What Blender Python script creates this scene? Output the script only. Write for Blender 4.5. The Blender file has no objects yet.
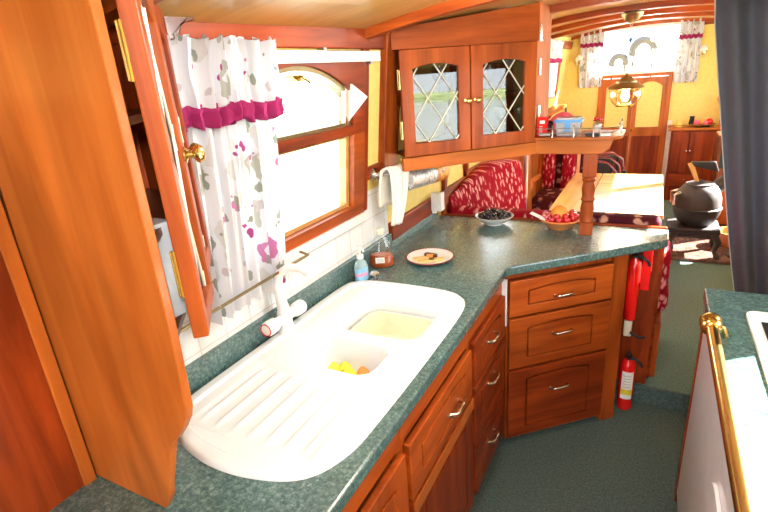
import bpy, bmesh, math, random
from mathutils import Vector, Matrix
from mathutils.geometry import tessellate_polygon
random.seed(7)
PI = math.pi
COL = bpy.context.scene.collection
CEYE = 1.67

# ------------------------------------------------------------------ materials
MATS = {}
def nodes(name):
    m = bpy.data.materials.new(name); m.use_nodes = True
    nt = m.node_tree
    b = nt.nodes['Principled BSDF']
    MATS[name] = m
    return m, nt, b
def setp(b, **k):
    for n, v in k.items():
        n = n.replace('_', ' ')
        if n in b.inputs: b.inputs[n].default_value = v
def rgb(c): return (c[0], c[1], c[2], 1)
def ramp(nt, stops, interp='LINEAR'):
    r = nt.nodes.new('ShaderNodeValToRGB'); e = r.color_ramp.elements
    r.color_ramp.interpolation = interp
    while len(e) < len(stops): e.new(0.5)
    for i, (p, c) in enumerate(stops): e[i].position = p; e[i].color = rgb(c)
    return r
def coords(nt, scale=(1, 1, 1), rot=(0, 0, 0), kind='Object'):
    t = nt.nodes.new('ShaderNodeTexCoord'); mp = nt.nodes.new('ShaderNodeMapping')
    mp.inputs['Scale'].default_value = scale; mp.inputs['Rotation'].default_value = rot
    nt.links.new(t.outputs[kind], mp.inputs[0]); return mp
def noise(nt, mp, scale, detail=4, rough=.55, dist=0):
    n = nt.nodes.new('ShaderNodeTexNoise'); n.inputs['Scale'].default_value = scale
    n.inputs['Detail'].default_value = detail; n.inputs['Roughness'].default_value = rough
    n.inputs['Distortion'].default_value = dist
    nt.links.new(mp.outputs[0], n.inputs['Vector']); return n
def mixc(nt, fac, a, b, mode='MIX'):
    m = nt.nodes.new('ShaderNodeMix'); m.data_type = 'RGBA'; m.blend_type = mode
    for s, v in ((0, fac), (6, a), (7, b)):
        if hasattr(v, 'is_linked') or hasattr(v, 'links'): nt.links.new(v, m.inputs[s])
        else: m.inputs[s].default_value = v if s == 0 else rgb(v)
    return m.outputs[2]
def mathn(nt, op, a, b=None):
    m = nt.nodes.new('ShaderNodeMath'); m.operation = op
    for i, v in enumerate((a, b)):
        if v is None: continue
        if hasattr(v, 'links'): nt.links.new(v, m.inputs[i])
        else: m.inputs[i].default_value = v
    return m.outputs[0]
def bump(nt, b, h, strength=.2, dist=.002):
    n = nt.nodes.new('ShaderNodeBump'); n.inputs['Strength'].default_value = strength
    n.inputs['Distance'].default_value = dist
    nt.links.new(h, n.inputs['Height']); nt.links.new(n.outputs[0], b.inputs['Normal'])

def plain(name, c, rough=.5, metal=0, **k):
    m, nt, b = nodes(name)
    mp = coords(nt); n = noise(nt, mp, 30, 3)
    r = ramp(nt, [(0.3, [v*.93 for v in c]), (.7, [min(1, v*1.05) for v in c])])
    nt.links.new(n.outputs[0], r.inputs[0]); nt.links.new(r.outputs[0], b.inputs['Base Color'])
    setp(b, Roughness=rough, Metallic=metal, **k)
    return m
def wood(name, c1, c2, axis, rough=.40, s=1.0, coat=.10, broad=.5):
    """varnished timber, grain running along the given axis"""
    m, nt, b = nodes(name)
    sc = [14*s, 14*s, 14*s]; sc['xyz'.index(axis)] = 1.1*s
    mp = coords(nt, sc); n = noise(nt, mp, 1.6, 6, .6, .6)
    sc2 = [5, 5, 5]; sc2['xyz'.index(axis)] = 1.3
    mp2 = coords(nt, sc2); n2 = noise(nt, mp2, 1.0, 2, .5, 1.2)
    r = ramp(nt, [(.3, c1), (.68, c2)]); nt.links.new(n.outputs[0], r.inputs[0])
    r2 = ramp(nt, [(.38, (1-broad*.7,)*3), (.65, (1, 1, 1))]); nt.links.new(n2.outputs[0], r2.inputs[0])
    c = mixc(nt, 1.0, r.outputs[0], r2.outputs[0], 'MULTIPLY')
    nt.links.new(c, b.inputs['Base Color'])
    setp(b, Roughness=rough, Coat_Weight=coat, Coat_Roughness=.12, Specular_IOR_Level=.22)
    return m
RED1, RED2 = (.17, .020, .003), (.40, .062, .009)
OR1, OR2 = (.47, .108, .014), (.63, .178, .030)
for ax in 'xyz':
    wood('wood_red_'+ax, RED1, RED2, ax)
    wood('wood_orange_'+ax, OR1, OR2, ax)
    wood('wood_mid_'+ax, (.27, .040, .005), (.52, .105, .013), ax)
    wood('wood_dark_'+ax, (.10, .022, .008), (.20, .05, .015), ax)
    wood('wood_satin_'+ax, OR1, OR2, ax, rough=.7, coat=0)
    wood('wood_pale_'+ax, (.66, .33, .10), (.80, .47, .17), ax, coat=.6, rough=.2)
plain('yellow_paint', (.80, .64, .20), .7, Specular_IOR_Level=.2)
plain('white_plastic', (.86, .86, .86), .3)
plain('white_paint', (.85, .84, .80), .45)
plain('off_white_enamel', (.86, .88, .93), .30, Coat_Weight=.5)
plain('brass', (.70, .51, .18), .20, 1)
plain('lead_came', (.72, .68, .56), .35, .3)
plain('dull_brass', (.30, .22, .11), .38, 1)
plain('chrome', (.75, .75, .77), .12, 1)
plain('steel', (.55, .55, .55), .3, 1)
plain('nickel', (.66, .60, .50), .22, 1)
plain('cast_iron', (.028, .022, .025), .55, .1)
plain('black', (.012, .012, .014), .4)
plain('red_paint', (.80, .012, .010), .22, Coat_Weight=.6)
plain('magenta_cloth', (.34, .012, .12), .8)
plain('cream_plastic', (.84, .80, .60), .35)
plain('paper', (.88, .87, .84), .7)
plain('navy_cloth', (.075, .08, .11), .9)
plain('black_rubber', (.02, .02, .02), .6)
plain('blue_plastic', (.12, .38, .80), .35)
plain('clear_plastic', (.72, .78, .84), .15, Transmission_Weight=.35)
plain('terracotta', (.72, .26, .08), .4)
plain('china', (.88, .88, .86), .12, Coat_Weight=.5)
plain('maroon_china', (.22, .02, .02), .2)
plain('biscuit', (.80, .48, .17), .8)
plain('chocolate', (.05, .018, .008), .35)
plain('cherry_dark', (.012, .004, .008), .12, Coat_Weight=.8)
plain('fruit_red', (.62, .012, .02), .2, Coat_Weight=.4)
plain('fruit_orange', (.86, .34, .05), .4)
plain('scrap_yellow', (.88, .80, .05), .4)
plain('scrap_orange', (.88, .30, .05), .4)
plain('amber_liquid', (.50, .085, .006), .1, Coat_Weight=.3)
plain('soap_liquid', (.55, .80, .86), .1, Transmission_Weight=.5)
plain('label_pink', (.80, .30, .50), .5)
plain('label_blue', (.25, .55, .80), .5)
plain('label_yellow', (.85, .70, .05), .5)
plain('dark_grey_paint', (.03, .03, .033), .6)
plain('grey_paint', (.42, .42, .43), .5)
plain('ornament_blue', (.05, .35, .8), .2)
plain('candle_gold', (.85, .55, .10), .4)
plain('leaf', (.10, .22, .05), .6)
plain('pink_cloth', (.75, .12, .18), .8)
plain('dark_window_glass', (.02, .03, .03), .08)
plain('boat_hull_paint', (.03, .07, .15), .3)

def glassm(name, tint=(1, 1, 1), refl=.10):
    m = bpy.data.materials.new(name); m.use_nodes = True; nt = m.node_tree; nt.nodes.clear()
    o = nt.nodes.new('ShaderNodeOutputMaterial'); mx = nt.nodes.new('ShaderNodeMixShader')
    t = nt.nodes.new('ShaderNodeBsdfTransparent'); g = nt.nodes.new('ShaderNodeBsdfGlossy')
    t.inputs[0].default_value = rgb(tint); g.inputs['Roughness'].default_value = .02
    f = nt.nodes.new('ShaderNodeLayerWeight'); f.inputs['Blend'].default_value = .5
    ff = mathn(nt, 'ADD', mathn(nt, 'MULTIPLY', mathn(nt, 'POWER', f.outputs['Facing'], 5.0), .9), refl)
    nt.links.new(ff, mx.inputs[0]); nt.links.new(t.outputs[0], mx.inputs[1]); nt.links.new(g.outputs[0], mx.inputs[2])
    nt.links.new(mx.outputs[0], o.inputs[0]); MATS[name] = m
glassm('window_glass', (1, 1, 1), .04)
glassm('cabinet_glass', (.70, .70, .70), .07)
glassm('bottle_glass', (.90, .95, .97), .08)
glassm('lamp_glass', (.92, .88, .80), .12)

def build_special():
    # mottled green laminate
    m, nt, b = nodes('green_laminate')
    mp = coords(nt, (1, 1, 1)); n = noise(nt, mp, 95, 8, .8, .5); n2 = noise(nt, mp, 9, 4, .6, .8)
    r = ramp(nt, [(.34, (.024, .066, .066)), (.50, (.070, .145, .143)), (.66, (.22, .325, .32))])
    nt.links.new(n.outputs[0], r.inputs[0])
    r2 = ramp(nt, [(.3, (.80, .80, .80)), (.7, (1.15, 1.15, 1.15))]); nt.links.new(n2.outputs[0], r2.inputs[0])
    nt.links.new(mixc(nt, 1.0, r.outputs[0], r2.outputs[0], 'MULTIPLY'), b.inputs['Base Color'])
    setp(b, Roughness=.22, Specular_IOR_Level=.8)
    # carpet
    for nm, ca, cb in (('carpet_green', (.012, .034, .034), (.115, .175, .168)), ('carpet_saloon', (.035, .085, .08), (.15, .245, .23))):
        m, nt, b = nodes(nm)
        mp = coords(nt); n = noise(nt, mp, 260, 6, .85); n2 = noise(nt, mp, 110, 3, .6)
        r = ramp(nt, [(.35, ca), (.62, cb)])
        mxx = mathn(nt, 'MULTIPLY', mathn(nt, 'ADD', n.outputs[0], n2.outputs[0]), .5)
        nt.links.new(mxx, r.inputs[0]); nt.links.new(r.outputs[0], b.inputs['Base Color'])
        setp(b, Roughness=.95); bump(nt, b, n.outputs[0], .6, .004)
    # white ceramic wall tiles: grout from brick texture in Y/Z plane
    m, nt, b = nodes('white_tiles')
    t = nt.nodes.new('ShaderNodeTexCoord'); sep = nt.nodes.new('ShaderNodeSeparateXYZ'); cmb = nt.nodes.new('ShaderNodeCombineXYZ')
    nt.links.new(t.outputs['Object'], sep.inputs[0]); nt.links.new(sep.outputs[1], cmb.inputs[0]); nt.links.new(sep.outputs[2], cmb.inputs[1])
    br = nt.nodes.new('ShaderNodeTexBrick'); br.offset = 0; br.inputs['Scale'].default_value = 1
    br.inputs['Brick Width'].default_value = .10; br.inputs['Row Height'].default_value = .10
    br.inputs['Mortar Size'].default_value = .0022
    br.inputs['Color1'].default_value = rgb((.80, .83, .84)); br.inputs['Color2'].default_value = rgb((.75, .77, .78)); br.inputs['Mortar'].default_value = rgb((.60, .58, .55))
    nt.links.new(cmb.outputs[0], br.inputs[0]); nt.links.new(br.outputs[0], b.inputs['Base Color']); setp(b, Roughness=.2)
    # sink ceramic
    m, nt, b = nodes('sink_white'); setp(b, Base_Color=rgb((.84, .885, .92)), Roughness=.13, Coat_Weight=.4)
    # flowered curtain cloth: white ground, scattered grey and magenta flowers
    m, nt, b = nodes('flowered_cloth')
    mp = coords(nt, (1, 1, 1)); nz = noise(nt, mp, 14, 2)
    def motif(scale, thr, off, stretch, stops):
        mq = coords(nt, stretch); mq.inputs['Location'].default_value = off
        ad = nt.nodes.new('ShaderNodeVectorMath'); ad.operation = 'MULTIPLY_ADD'
        nt.links.new(nz.outputs['Color'], ad.inputs[0]); ad.inputs[1].default_value = (.09, .09, .09); nt.links.new(mq.outputs[0], ad.inputs[2])
        v = nt.nodes.new('ShaderNodeTexVoronoi'); v.inputs['Scale'].default_value = scale
        nt.links.new(ad.outputs[0], v.inputs['Vector'])
        inside = mathn(nt, 'LESS_THAN', v.outputs['Distance'], thr)
        sp = nt.nodes.new('ShaderNodeSeparateColor'); nt.links.new(v.outputs['Color'], sp.inputs[0])
        keep = mathn(nt, 'GREATER_THAN', sp.outputs[0], .30)
        cr = ramp(nt, stops, 'CONSTANT'); nt.links.new(sp.outputs[1], cr.inputs[0])
        return mathn(nt, 'MULTIPLY', inside, keep), cr.outputs[0]
    f1, c1 = motif(11, .34, (0, 0, 0), (1, 1, .72), [(0, (.40, .41, .38)), (.35, (.58, .57, .58)), (.72, (.46, .16, .32)), (.82, (.30, .32, .28))])
    f2, c2 = motif(24, .27, (.3, .1, .2), (1, 1, .6), [(0, (.36, .05, .22)), (.2, (.28, .30, .26)), (.65, (.50, .46, .50)), (.85, (.5, .2, .38))])
    base = mixc(nt, f1, (.67, .68, .74), c1); base = mixc(nt, f2, base, c2)
    nt.links.new(base, b.inputs['Base Color']); setp(b, Roughness=.85)
    # thin cloth lets daylight through
    tr = nt.nodes.new('ShaderNodeBsdfTranslucent'); nt.links.new(base, tr.inputs[0])
    mx = nt.nodes.new('ShaderNodeMixShader'); mx.inputs[0].default_value = .12
    out = [n for n in nt.nodes if n.type == 'OUTPUT_MATERIAL'][0]
    nt.links.new(b.outputs[0], mx.inputs[1]); nt.links.new(tr.outputs[0], mx.inputs[2]); nt.links.new(mx.outputs[0], out.inputs[0])
    # red patterned upholstery
    for nm, ca, cb, sc in (('red_upholstery', (.30, .004, .016), (.78, .36, .34), (1, 30, 11)), ('red_upholstery_front', (.30, .004, .016), (.70, .28, .28), (24, 1, 10)), ('maroon_floral', (.075, .010, .018), (.50, .27, .20), (9, 9, 9))):
        m, nt, b = nodes(nm)
        mp = coords(nt, sc); v = nt.nodes.new('ShaderNodeTexVoronoi'); v.inputs['Scale'].default_value = 1.6
        nzz = noise(nt, mp, 1.3, 3)
        ad = nt.nodes.new('ShaderNodeVectorMath'); ad.operation = 'MULTIPLY_ADD'
        nt.links.new(nzz.outputs['Color'], ad.inputs[0]); ad.inputs[1].default_value = (.9, .9, .9); nt.links.new(mp.outputs[0], ad.inputs[2])
        nt.links.new(ad.outputs[0], v.inputs['Vector'])
        r = ramp(nt, [(.26, cb), (.42, ca), (1, [q*.75 for q in ca])]); nt.links.new(v.outputs['Distance'], r.inputs[0])
        nt.links.new(r.outputs[0], b.inputs['Base Color']); setp(b, Roughness=.85, Specular_IOR_Level=.1)
    # ceiling ply
    m, nt, b = nodes('ceiling_ply')
    mp = coords(nt, (3, 12, 3)); n = noise(nt, mp, 1.2, 5, .6, .8)
    r = ramp(nt, [(.3, (.42, .23, .06)), (.7, (.58, .35, .11))]); nt.links.new(n.outputs[0], r.inputs[0])
    nt.links.new(r.outputs[0], b.inputs['Base Color']); setp(b, Roughness=.3, Coat_Weight=.3)
    # towel
    m, nt, b = nodes('towel_cloth'); mp = coords(nt); n = noise(nt, mp, 260, 3)
    setp(b, Base_Color=rgb((.86, .83, .76)), Roughness=.95); bump(nt, b, n.outputs[0], .7, .004)
    # foil wrapped roll
    m, nt, b = nodes('silver_wrap'); mp = coords(nt); n = noise(nt, mp, 26, 3, .6, 1)
    r = ramp(nt, [(.40, (.30, .30, .30)), (.50, (.80, .80, .80)), (.62, (.50, .50, .50))]); nt.links.new(n.outputs[0], r.inputs[0])
    nt.links.new(r.outputs[0], b.inputs['Base Color']); setp(b, Roughness=.35, Metallic=.25)
    m, nt, b = nodes('orange_wrap'); n = noise(nt, coords(nt), 45, 3, .6, 1)
    r = ramp(nt, [(.42, (.70, .05, .01)), (.55, (.88, .50, .02))]); nt.links.new(n.outputs[0], r.inputs[0])
    nt.links.new(r.outputs[0], b.inputs['Base Color']); setp(b, Roughness=.35)
    # outside
    m, nt, b = nodes('river_water'); n = noise(nt, coords(nt, (1, 1, 1)), 3, 3)
    setp(b, Base_Color=rgb((.30, .33, .28)), Roughness=.12); bump(nt, b, n.outputs[0], .3, .05)
    m, nt, b = nodes('bank_grass'); n = noise(nt, coords(nt), 3, 5, .7)
    r = ramp(nt, [(.35, (.16, .22, .06)), (.65, (.36, .42, .16))]); nt.links.new(n.outputs[0], r.inputs[0])
    nt.links.new(r.outputs[0], b.inputs['Base Color']); setp(b, Roughness=.9)
    # wicker/brick hearth
    m, nt, b = nodes('hearth_tile'); n = noise(nt, coords(nt), 20, 4)
    r = ramp(nt, [(.3, (.07, .035, .03)), (.7, (.16, .09, .07))]); nt.links.new(n.outputs[0], r.inputs[0])
    nt.links.new(r.outputs[0], b.inputs['Base Color']); setp(b, Roughness=.25)
    m, nt, b = nodes('lamp_globe'); setp(b, Base_Color=rgb((.9, .85, .7)), Emission_Color=rgb((1, .92, .8)), Emission_Strength=2.0)
build_special()

# ------------------------------------------------------------------ object helpers
ROOTS = {}
def rootmat(o):
    while o.parent: o = o.parent
    return ROOTS.get(o.name, Matrix.Translation(o.location))
def thing(name, label, cat, loc=(0, 0, 0), rotz=0, group=None):
    o = bpy.data.objects.new(name, None); COL.objects.link(o)
    o.empty_display_size = .05
    o.location = loc; o.rotation_euler = (0, 0, rotz)
    o['label'] = label; o['category'] = cat
    if group: o['group'] = group
    ROOTS[o.name] = Matrix.Translation(Vector(loc)) @ Matrix.Rotation(rotz, 4, 'Z')
    return o
def tag(o, label, cat, group=None, kind=None):
    o['label'] = label; o['category'] = cat
    if group: o['group'] = group
    if kind: o['kind'] = kind
    return o
def copy_tree(o, parent=None):
    c = o.copy(); COL.objects.link(c); c.parent = parent
    for ch in list(o.children): copy_tree(ch, c)
    return c

class MB:
    def __init__(s): s.bm = bmesh.new(); s.M = Matrix.Identity(4)
    def v(s, p): return s.bm.verts.new(s.M @ Vector(p))
    def face(s, vs):
        try: return s.bm.faces.new(vs)
        except ValueError: return None
    def box(s, a, b):
        (x0, y0, z0), (x1, y1, z1) = a, b
        return s.hexa([(x0, y0, z0), (x1, y0, z0), (x1, y1, z0), (x0, y1, z0), (x0, y0, z1), (x1, y0, z1), (x1, y1, z1), (x0, y1, z1)])
    def hexa(s, P):
        V = [s.v(p) for p in P]
        for f in ((0, 3, 2, 1), (4, 5, 6, 7), (0, 1, 5, 4), (1, 2, 6, 5), (2, 3, 7, 6), (3, 0, 4, 7)): s.face([V[i] for i in f])
        return s
    def prism(s, loops, lo, hi, axis='z'):
        """loops[0] outer, the rest holes, as 2D points; extruded along axis"""
        def P(p, h):
            if axis == 'z': return (p[0], p[1], h)
            if axis == 'y': return (p[0], h, p[1])
            return (h, p[0], p[1])
        tris = tessellate_polygon([[Vector((p[0], p[1], 0)) for p in l] for l in loops])
        flat = [p for l in loops for p in l]
        A = [s.v(P(p, lo)) for p in flat]; B = [s.v(P(p, hi)) for p in flat]
        for t in tris:
            s.face([A[i] for i in t]); s.face([B[i] for i in reversed(t)])
        k = 0
        for l in loops:
            n = len(l)
            for i in range(n):
                a, b = k+i, k+(i+1) % n
                s.face([A[a], A[b], B[b], B[a]])
            k += n
        return s
    def tube(s, pts, r, seg=8, cap=True):
        pts = [Vector(p) for p in pts]; rings = []
        up = None
        for i, p in enumerate(pts):
            if i == 0: t = pts[1]-p
            elif i == len(pts)-1: t = p-pts[i-1]
            else: t = (pts[i+1]-p).normalized()+(p-pts[i-1]).normalized()
            t = t.normalized() if t.length > 1e-9 else Vector((0, 0, 1))
            if up is None:
                up = Vector((0, 0, 1)) if abs(t.z) < .9 else Vector((1, 0, 0))
            a = t.cross(up)
            if a.length < 1e-6: a = t.cross(Vector((0, 1, 0)))
            a.normalize(); b = a.cross(t).normalized(); up = b
            rr = r[i] if isinstance(r, (list, tuple)) else r
            rings.append([s.v(p+(a*math.cos(2*PI*k/seg)+b*math.sin(2*PI*k/seg))*rr) for k in range(seg)])
        for i in range(len(rings)-1):
            for k in range(seg):
                s.face([rings[i][k], rings[i][(k+1) % seg], rings[i+1][(k+1) % seg], rings[i+1][k]])
        if cap: s.face(list(reversed(rings[0]))); s.face(rings[-1])
        return s
    def lathe(s, prof, c=(0, 0, 0), seg=24, axis='z', cap=True):
        c = Vector(c); rings = []
        for r, h in prof:
            ring = []
            for k in range(seg):
                a = 2*PI*k/seg; x, y = math.cos(a)*r, math.sin(a)*r
                if axis == 'z': q = Vector((x, y, h))
                elif axis == 'y': q = Vector((y, h, x))
                else: q = Vector((h, x, y))
                ring.append(s.v(c+q))
            rings.append(ring)
        for i in range(len(rings)-1):
            for k in range(seg):
                s.face([rings[i][k], rings[i][(k+1) % seg], rings[i+1][(k+1) % seg], rings[i+1][k]])
        if cap: s.face(list(reversed(rings[0]))); s.face(rings[-1])
        return s
    def ball(s, c, r, seg=12, rz=None):
        rz = rz or r; n = seg//2
        return s.lathe([(max(1e-4, r*math.sin(PI*i/n)), -rz*math.cos(PI*i/n)) for i in range(n+1)], c, seg)
    def grid(s, f, nu, nv):
        V = [[s.v(f(i/nu, j/nv)) for j in range(nv+1)] for i in range(nu+1)]
        for i in range(nu):
            for j in range(nv): s.face([V[i][j], V[i+1][j], V[i+1][j+1], V[i][j+1]])
        return s
    def build(s, name, mat, parent=None, smooth=False, bevel=0, world=False, origin=None, solid=0, sub=0):
        if world and parent is not None:
            s.bm.transform(rootmat(parent).inverted())
        if origin is not None: s.bm.transform(Matrix.Translation(-Vector(origin)))
        bmesh.ops.recalc_face_normals(s.bm, faces=s.bm.faces)
        me = bpy.data.meshes.new(name); s.bm.to_mesh(me); s.bm.free()
        o = bpy.data.objects.new(name, me); COL.objects.link(o)
        if origin is not None: o.location = origin
        me.materials.append(MATS[mat])
        if parent is not None: o.parent = parent
        if smooth:
            for p in me.polygons: p.use_smooth = True
            me.set_sharp_from_angle(angle=math.radians(smooth if smooth is not True else 45))
        if solid:
            md = o.modifiers.new('solid', 'SOLIDIFY'); md.thickness = solid; md.offset = 0
        if bevel:
            md = o.modifiers.new('bevel', 'BEVEL'); md.width = bevel; md.segments = 2; md.limit_method = 'ANGLE'; md.angle_limit = math.radians(50)
        if sub:
            md = o.modifiers.new('sub', 'SUBSURF'); md.levels = sub; md.render_levels = sub
        return o
def struct(o): o['kind'] = 'structure'; return o
def arc_rect(x0, x1, z0, z1, rise, n=12, top=True):
    """rectangle whose top edge is an arch rising to z1 in the middle"""
    pts = [(x0, z0), (x1, z0)]
    for i in range(n+1):
        t = i/n; x = x1+(x0-x1)*t
        pts.append((x, z1-rise*(2*t-1)**2))
    return pts
def rrect(x0, x1, y0, y1, r, n=6):
    pts = []
    for cx, cy, a0 in ((x1-r, y0+r, -PI/2), (x1-r, y1-r, 0), (x0+r, y1-r, PI/2), (x0+r, y0+r, PI)):
        for i in range(n+1):
            a = a0+PI/2*i/n; pts.append((cx+r*math.cos(a), cy+r*math.sin(a)))
    return pts

def Xw(z):                       # inner face of the left cabin side
    return -1.045 if z < 1.14 else -1.045+(z-1.14)*.112
def zc(x, y):                    # underside of the cambered roof
    return 1.92+.02*(y-2)-.115*(x+.1)**2

# ------------------------------------------------------------------ setting
def build_setting():
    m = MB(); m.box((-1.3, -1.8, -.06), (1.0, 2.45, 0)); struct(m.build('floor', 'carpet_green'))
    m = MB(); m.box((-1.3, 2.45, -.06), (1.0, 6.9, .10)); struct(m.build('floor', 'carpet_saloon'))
    # roof
    m = MB()
    def under(u, v): x = -1.25+u*2.3; y = -1.8+v*8.7; return (x, y, zc(x, y))
    def over(u, v): x = -1.25+u*2.3; y = -1.8+v*8.7; return (x, y, zc(x, y)+.05)
    m.grid(under, 24, 10); m.grid(over, 24, 10)
    struct(m.build('ceiling', 'ceiling_ply', smooth=True))
    # deck beams
    for i, (y, w, mt) in enumerate(((1.70, .045, 'wood_mid_x'), (2.62, .05, 'wood_mid_x'), (3.5, .06, 'wood_mid_x'), (4.3, .06, 'wood_mid_x'), (5.2, .06, 'wood_mid_x'), (6.62, .07, 'wood_mid_x'), (.6, .05, 'wood_mid_x'), (-.4, .05, 'wood_mid_x'))):
        m = MB(); n = 20
        for k in range(n):
            xa = -.97+k*1.82/n; xb = xa+1.82/n
            m.hexa([(xa, y, zc(xa, y)-.032), (xb, y, zc(xb, y)-.032), (xb, y+w, zc(xb, y)-.032), (xa, y+w, zc(xa, y)-.032),
                    (xa, y, zc(xa, y)+.01), (xb, y, zc(xb, y)+.01), (xb, y+w, zc(xb, y)+.01), (xa, y+w, zc(xa, y)+.01)])
        struct(m.build('trim_%d' % (i+1), mt))
    # side walls with window holes
    def wall(side, holes, name, mat):
        ys = sorted({-1.8, 6.9, *[h[0] for h in holes], *[h[1] for h in holes]})
        zs = sorted({-.05, 1.14, 1.96, *[h[2] for h in holes], *[h[3] for h in holes]})
        m = MB()
        X = (lambda z: Xw(z)) if side < 0 else (lambda z: .86-(max(0, z-1.14))*.112)
        for a, b in zip(ys, ys[1:]):
            for c, d in zip(zs, zs[1:]):
                if any(h[0]-1e-6 <= a and b <= h[1]+1e-6 and h[2]-1e-6 <= c and d <= h[3]+1e-6 for h in holes): continue
                o = .05*side
                m.hexa([(X(c), a, c), (X(c), b, c), (X(c)+o, b, c), (X(c)+o, a, c), (X(d), a, d), (X(d), b, d), (X(d)+o, b, d), (X(d)+o, a, d)])
        return struct(m.build(name, mat))
    wl = wall(-1, [(.97, 1.64, 1.19, 1.73), (3.3, 4.3, 1.24, 1.70), (5.2, 6.05, 1.36, 1.76)], 'wall_left', 'yellow_paint')
    wall(1, [(.7, 1.9, 1.16, 1.66), (2.95, 3.6, 1.40, 1.75), (3.6, 6.1, 1.15, 1.75), (4.72, 5.35, .42, 1.15)], 'wall_right', 'yellow_paint')  # unseen wall, its hatch openings shaped to let in the sun patches
    # aft wall behind the camera, unseen companionway opening added to let daylight in
    m = MB(); m.box((-1.1, -1.85, 0), (-.62, -1.8, 2)); m.box((.42, -1.85, 0), (.9, -1.8, 2)); m.box((-.62, -1.85, 1.82), (.42, -1.8, 2)); m.box((-.62, -1.85, 0), (.42, -1.8, .5))
    struct(m.build('wall_back', 'wood_mid_z'))
    # forward wall with glazed opening over the doors
    m = MB(); m.prism([[(-1.1, .05), (.95, .05), (.95, 2.06), (-1.1, 2.06)], [(-.60, .10), (.10, .10), (.10, 1.44), (-.60, 1.44)], [(-.70, 1.50), (.19, 1.50), (.19, 1.95), (-.70, 1.95)]], 6.7, 6.76, 'y')
    wf = struct(m.build('wall_front', 'yellow_paint'))
    m = MB(); m.box((.10, 6.684, .12), (.175, 6.70, .95)); m.build('wall_panel', 'white_paint', wf)
    m = MB(); m.box((.20, 6.67, 1.925), (.86, 6.70, 1.985)); m.build('cornice', 'wood_mid_x', wf)
    m = MB(); m.box((-1.0, 6.67, 1.925), (-.82, 6.70, 1.985)); m.build('cornice', 'wood_mid_x', wf)
    # tiles, wooden linings on the left cabin side
    e = .006
    m = MB(); m.box((-1.045, .50, .985), (-1.045+e, 1.93, 1.135)); m.box((-1.045, 1.70, 1.135), (-1.036, 1.93, 1.30))
    m.build('wall_tiles', 'white_tiles', wl)
    m = MB(); m.box((-1.045, .50, 1.135), (-1.018, 1.70, 1.148)); m.build('tile_trim', 'white_paint', wl)
    def slant(m, y0, y1, z0, z1, t):
        m.hexa([(Xw(z0)-.005, y0, z0), (Xw(z0)+t, y0, z0), (Xw(z0)+t, y1, z0), (Xw(z0)-.005, y1, z0), (Xw(z1)-.005, y0, z1), (Xw(z1)+t, y0, z1), (Xw(z1)+t, y1, z1), (Xw(z1)-.005, y1, z1)])
    m = MB(); slant(m, -1.8, 1.93, 1.765, 1.86, .018); m.build('cornice', 'wood_red_y', wl, bevel=.004)
    m = MB(); slant(m, 2.0, 6.7, 1.80, 1.88, .016); m.build('cornice', 'wood_mid_y', wl, bevel=.004)
    m = MB(); slant(m, .55, .955, 1.148, 1.765, .010); m.build('lining_board', 'wood_red_z', wl)
    m = MB(); slant(m, 1.70, 1.745, 1.148, 1.765, .012); m.build('lining_board', 'wood_red_z', wl)
    m = MB(); slant(m, 1.745, 1.87, 1.27, 1.325, .016); m.build('lining_trim', 'wood_red_y', wl, bevel=.003)
    m = MB(); slant(m, 1.855, 1.99, 1.25, 1.86, .030); m.build('pilaster', 'wood_mid_z', wl, bevel=.004)
    m = MB(); m.box((-1.045, 1.94, .945), (-1.022, 3.0, 1.03)); m.build('dado_rail', 'wood_red_y', wl, bevel=.004)
    m = MB(); m.box((-1.045, 3.0, .99), (-1.022, 6.7, 1.06)); m.build('dado_rail', 'wood_mid_y', wl, bevel=.004)
    m = MB(); m.box((-1.05, -1.8, .0), (-.985, .432, 1.84)); m.build('lining_board', 'wood_red_z', wl); m = MB(); m.box((-.985, .405, .9), (-.978, .430, 1.84)); m.build('lining_trim', 'wood_orange_z', wl, bevel=.002)
    for y in (2.62, 3.0):
        m = MB(); slant(m, y, y+.035, 1.03, 1.40, .02); m.build('lining_post', 'wood_red_z', wl)
    m = MB(); m.box((-1.045, 2.60, .10), (-1.03, 6.7, .99)); m.build('lining_board', 'wood_mid_z', wl)
    # step between the two floors
    m = MB(); m.box((-1.0, 2.44, 0), (.86, 2.452, .102)); struct(m.build('trim_9', 'carpet_green'))

    # galley window: rectangular board with an arched light above a square light
    T = .016
    def face_ring(loops, z_off=0, t=T, y=None):
        pass
    root = bpy.data.objects.new('window_1', None); COL.objects.link(root); root.location = (Xw(1.19), 1.30, 1.19)
    root.rotation_euler = (0, math.atan(.112), 0); root['kind'] = 'structure'
    # local: y along the boat, z up the slanted wall, x into the room
    m = MB(); m.prism([[(-.41, .285), (.41, .285), (.41, .575), (-.41, .575)], arc_rect(-.33, .33, .318, .53, .105, 20)], -.01, T, 'x')
    m.build('window_frame', 'wood_red_y', root, bevel=.002)
    m = MB(); m.prism([[(-.41, -.045), (.41, -.045), (.41, .285), (-.41, .285)], [(-.33, .0), (.33, .0), (.33, .285), (-.33, .285)]], -.01, T, 'x')
    m.build('window_frame', 'wood_mid_y', root, bevel=.002)
    m = MB(); m.box((-.045, -.33, .28), (.004, .33, .318)); m.build('transom', 'wood_mid_y', root)
    m = MB(); m.prism([[(-.33, .0), (.33, .0), (.33, .28), (-.33, .28)], [(-.315, .014), (.315, .014), (.315, .27), (-.315, .27)]], -.045, -.012, 'x'); m.build('sash', 'wood_pale_y', root)
    m = MB(); m.box((-.034, -.32, .008), (-.030, .32, .275)); m.build('pane', 'window_glass', root)
    m = MB(); m.prism([arc_rect(-.331, .331, .318, .53, .105, 20), arc_rect(-.318, .318, .330, .515, .10, 20)], -.045, .006, 'x'); m.build('arch_trim', 'dull_brass', root)
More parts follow.
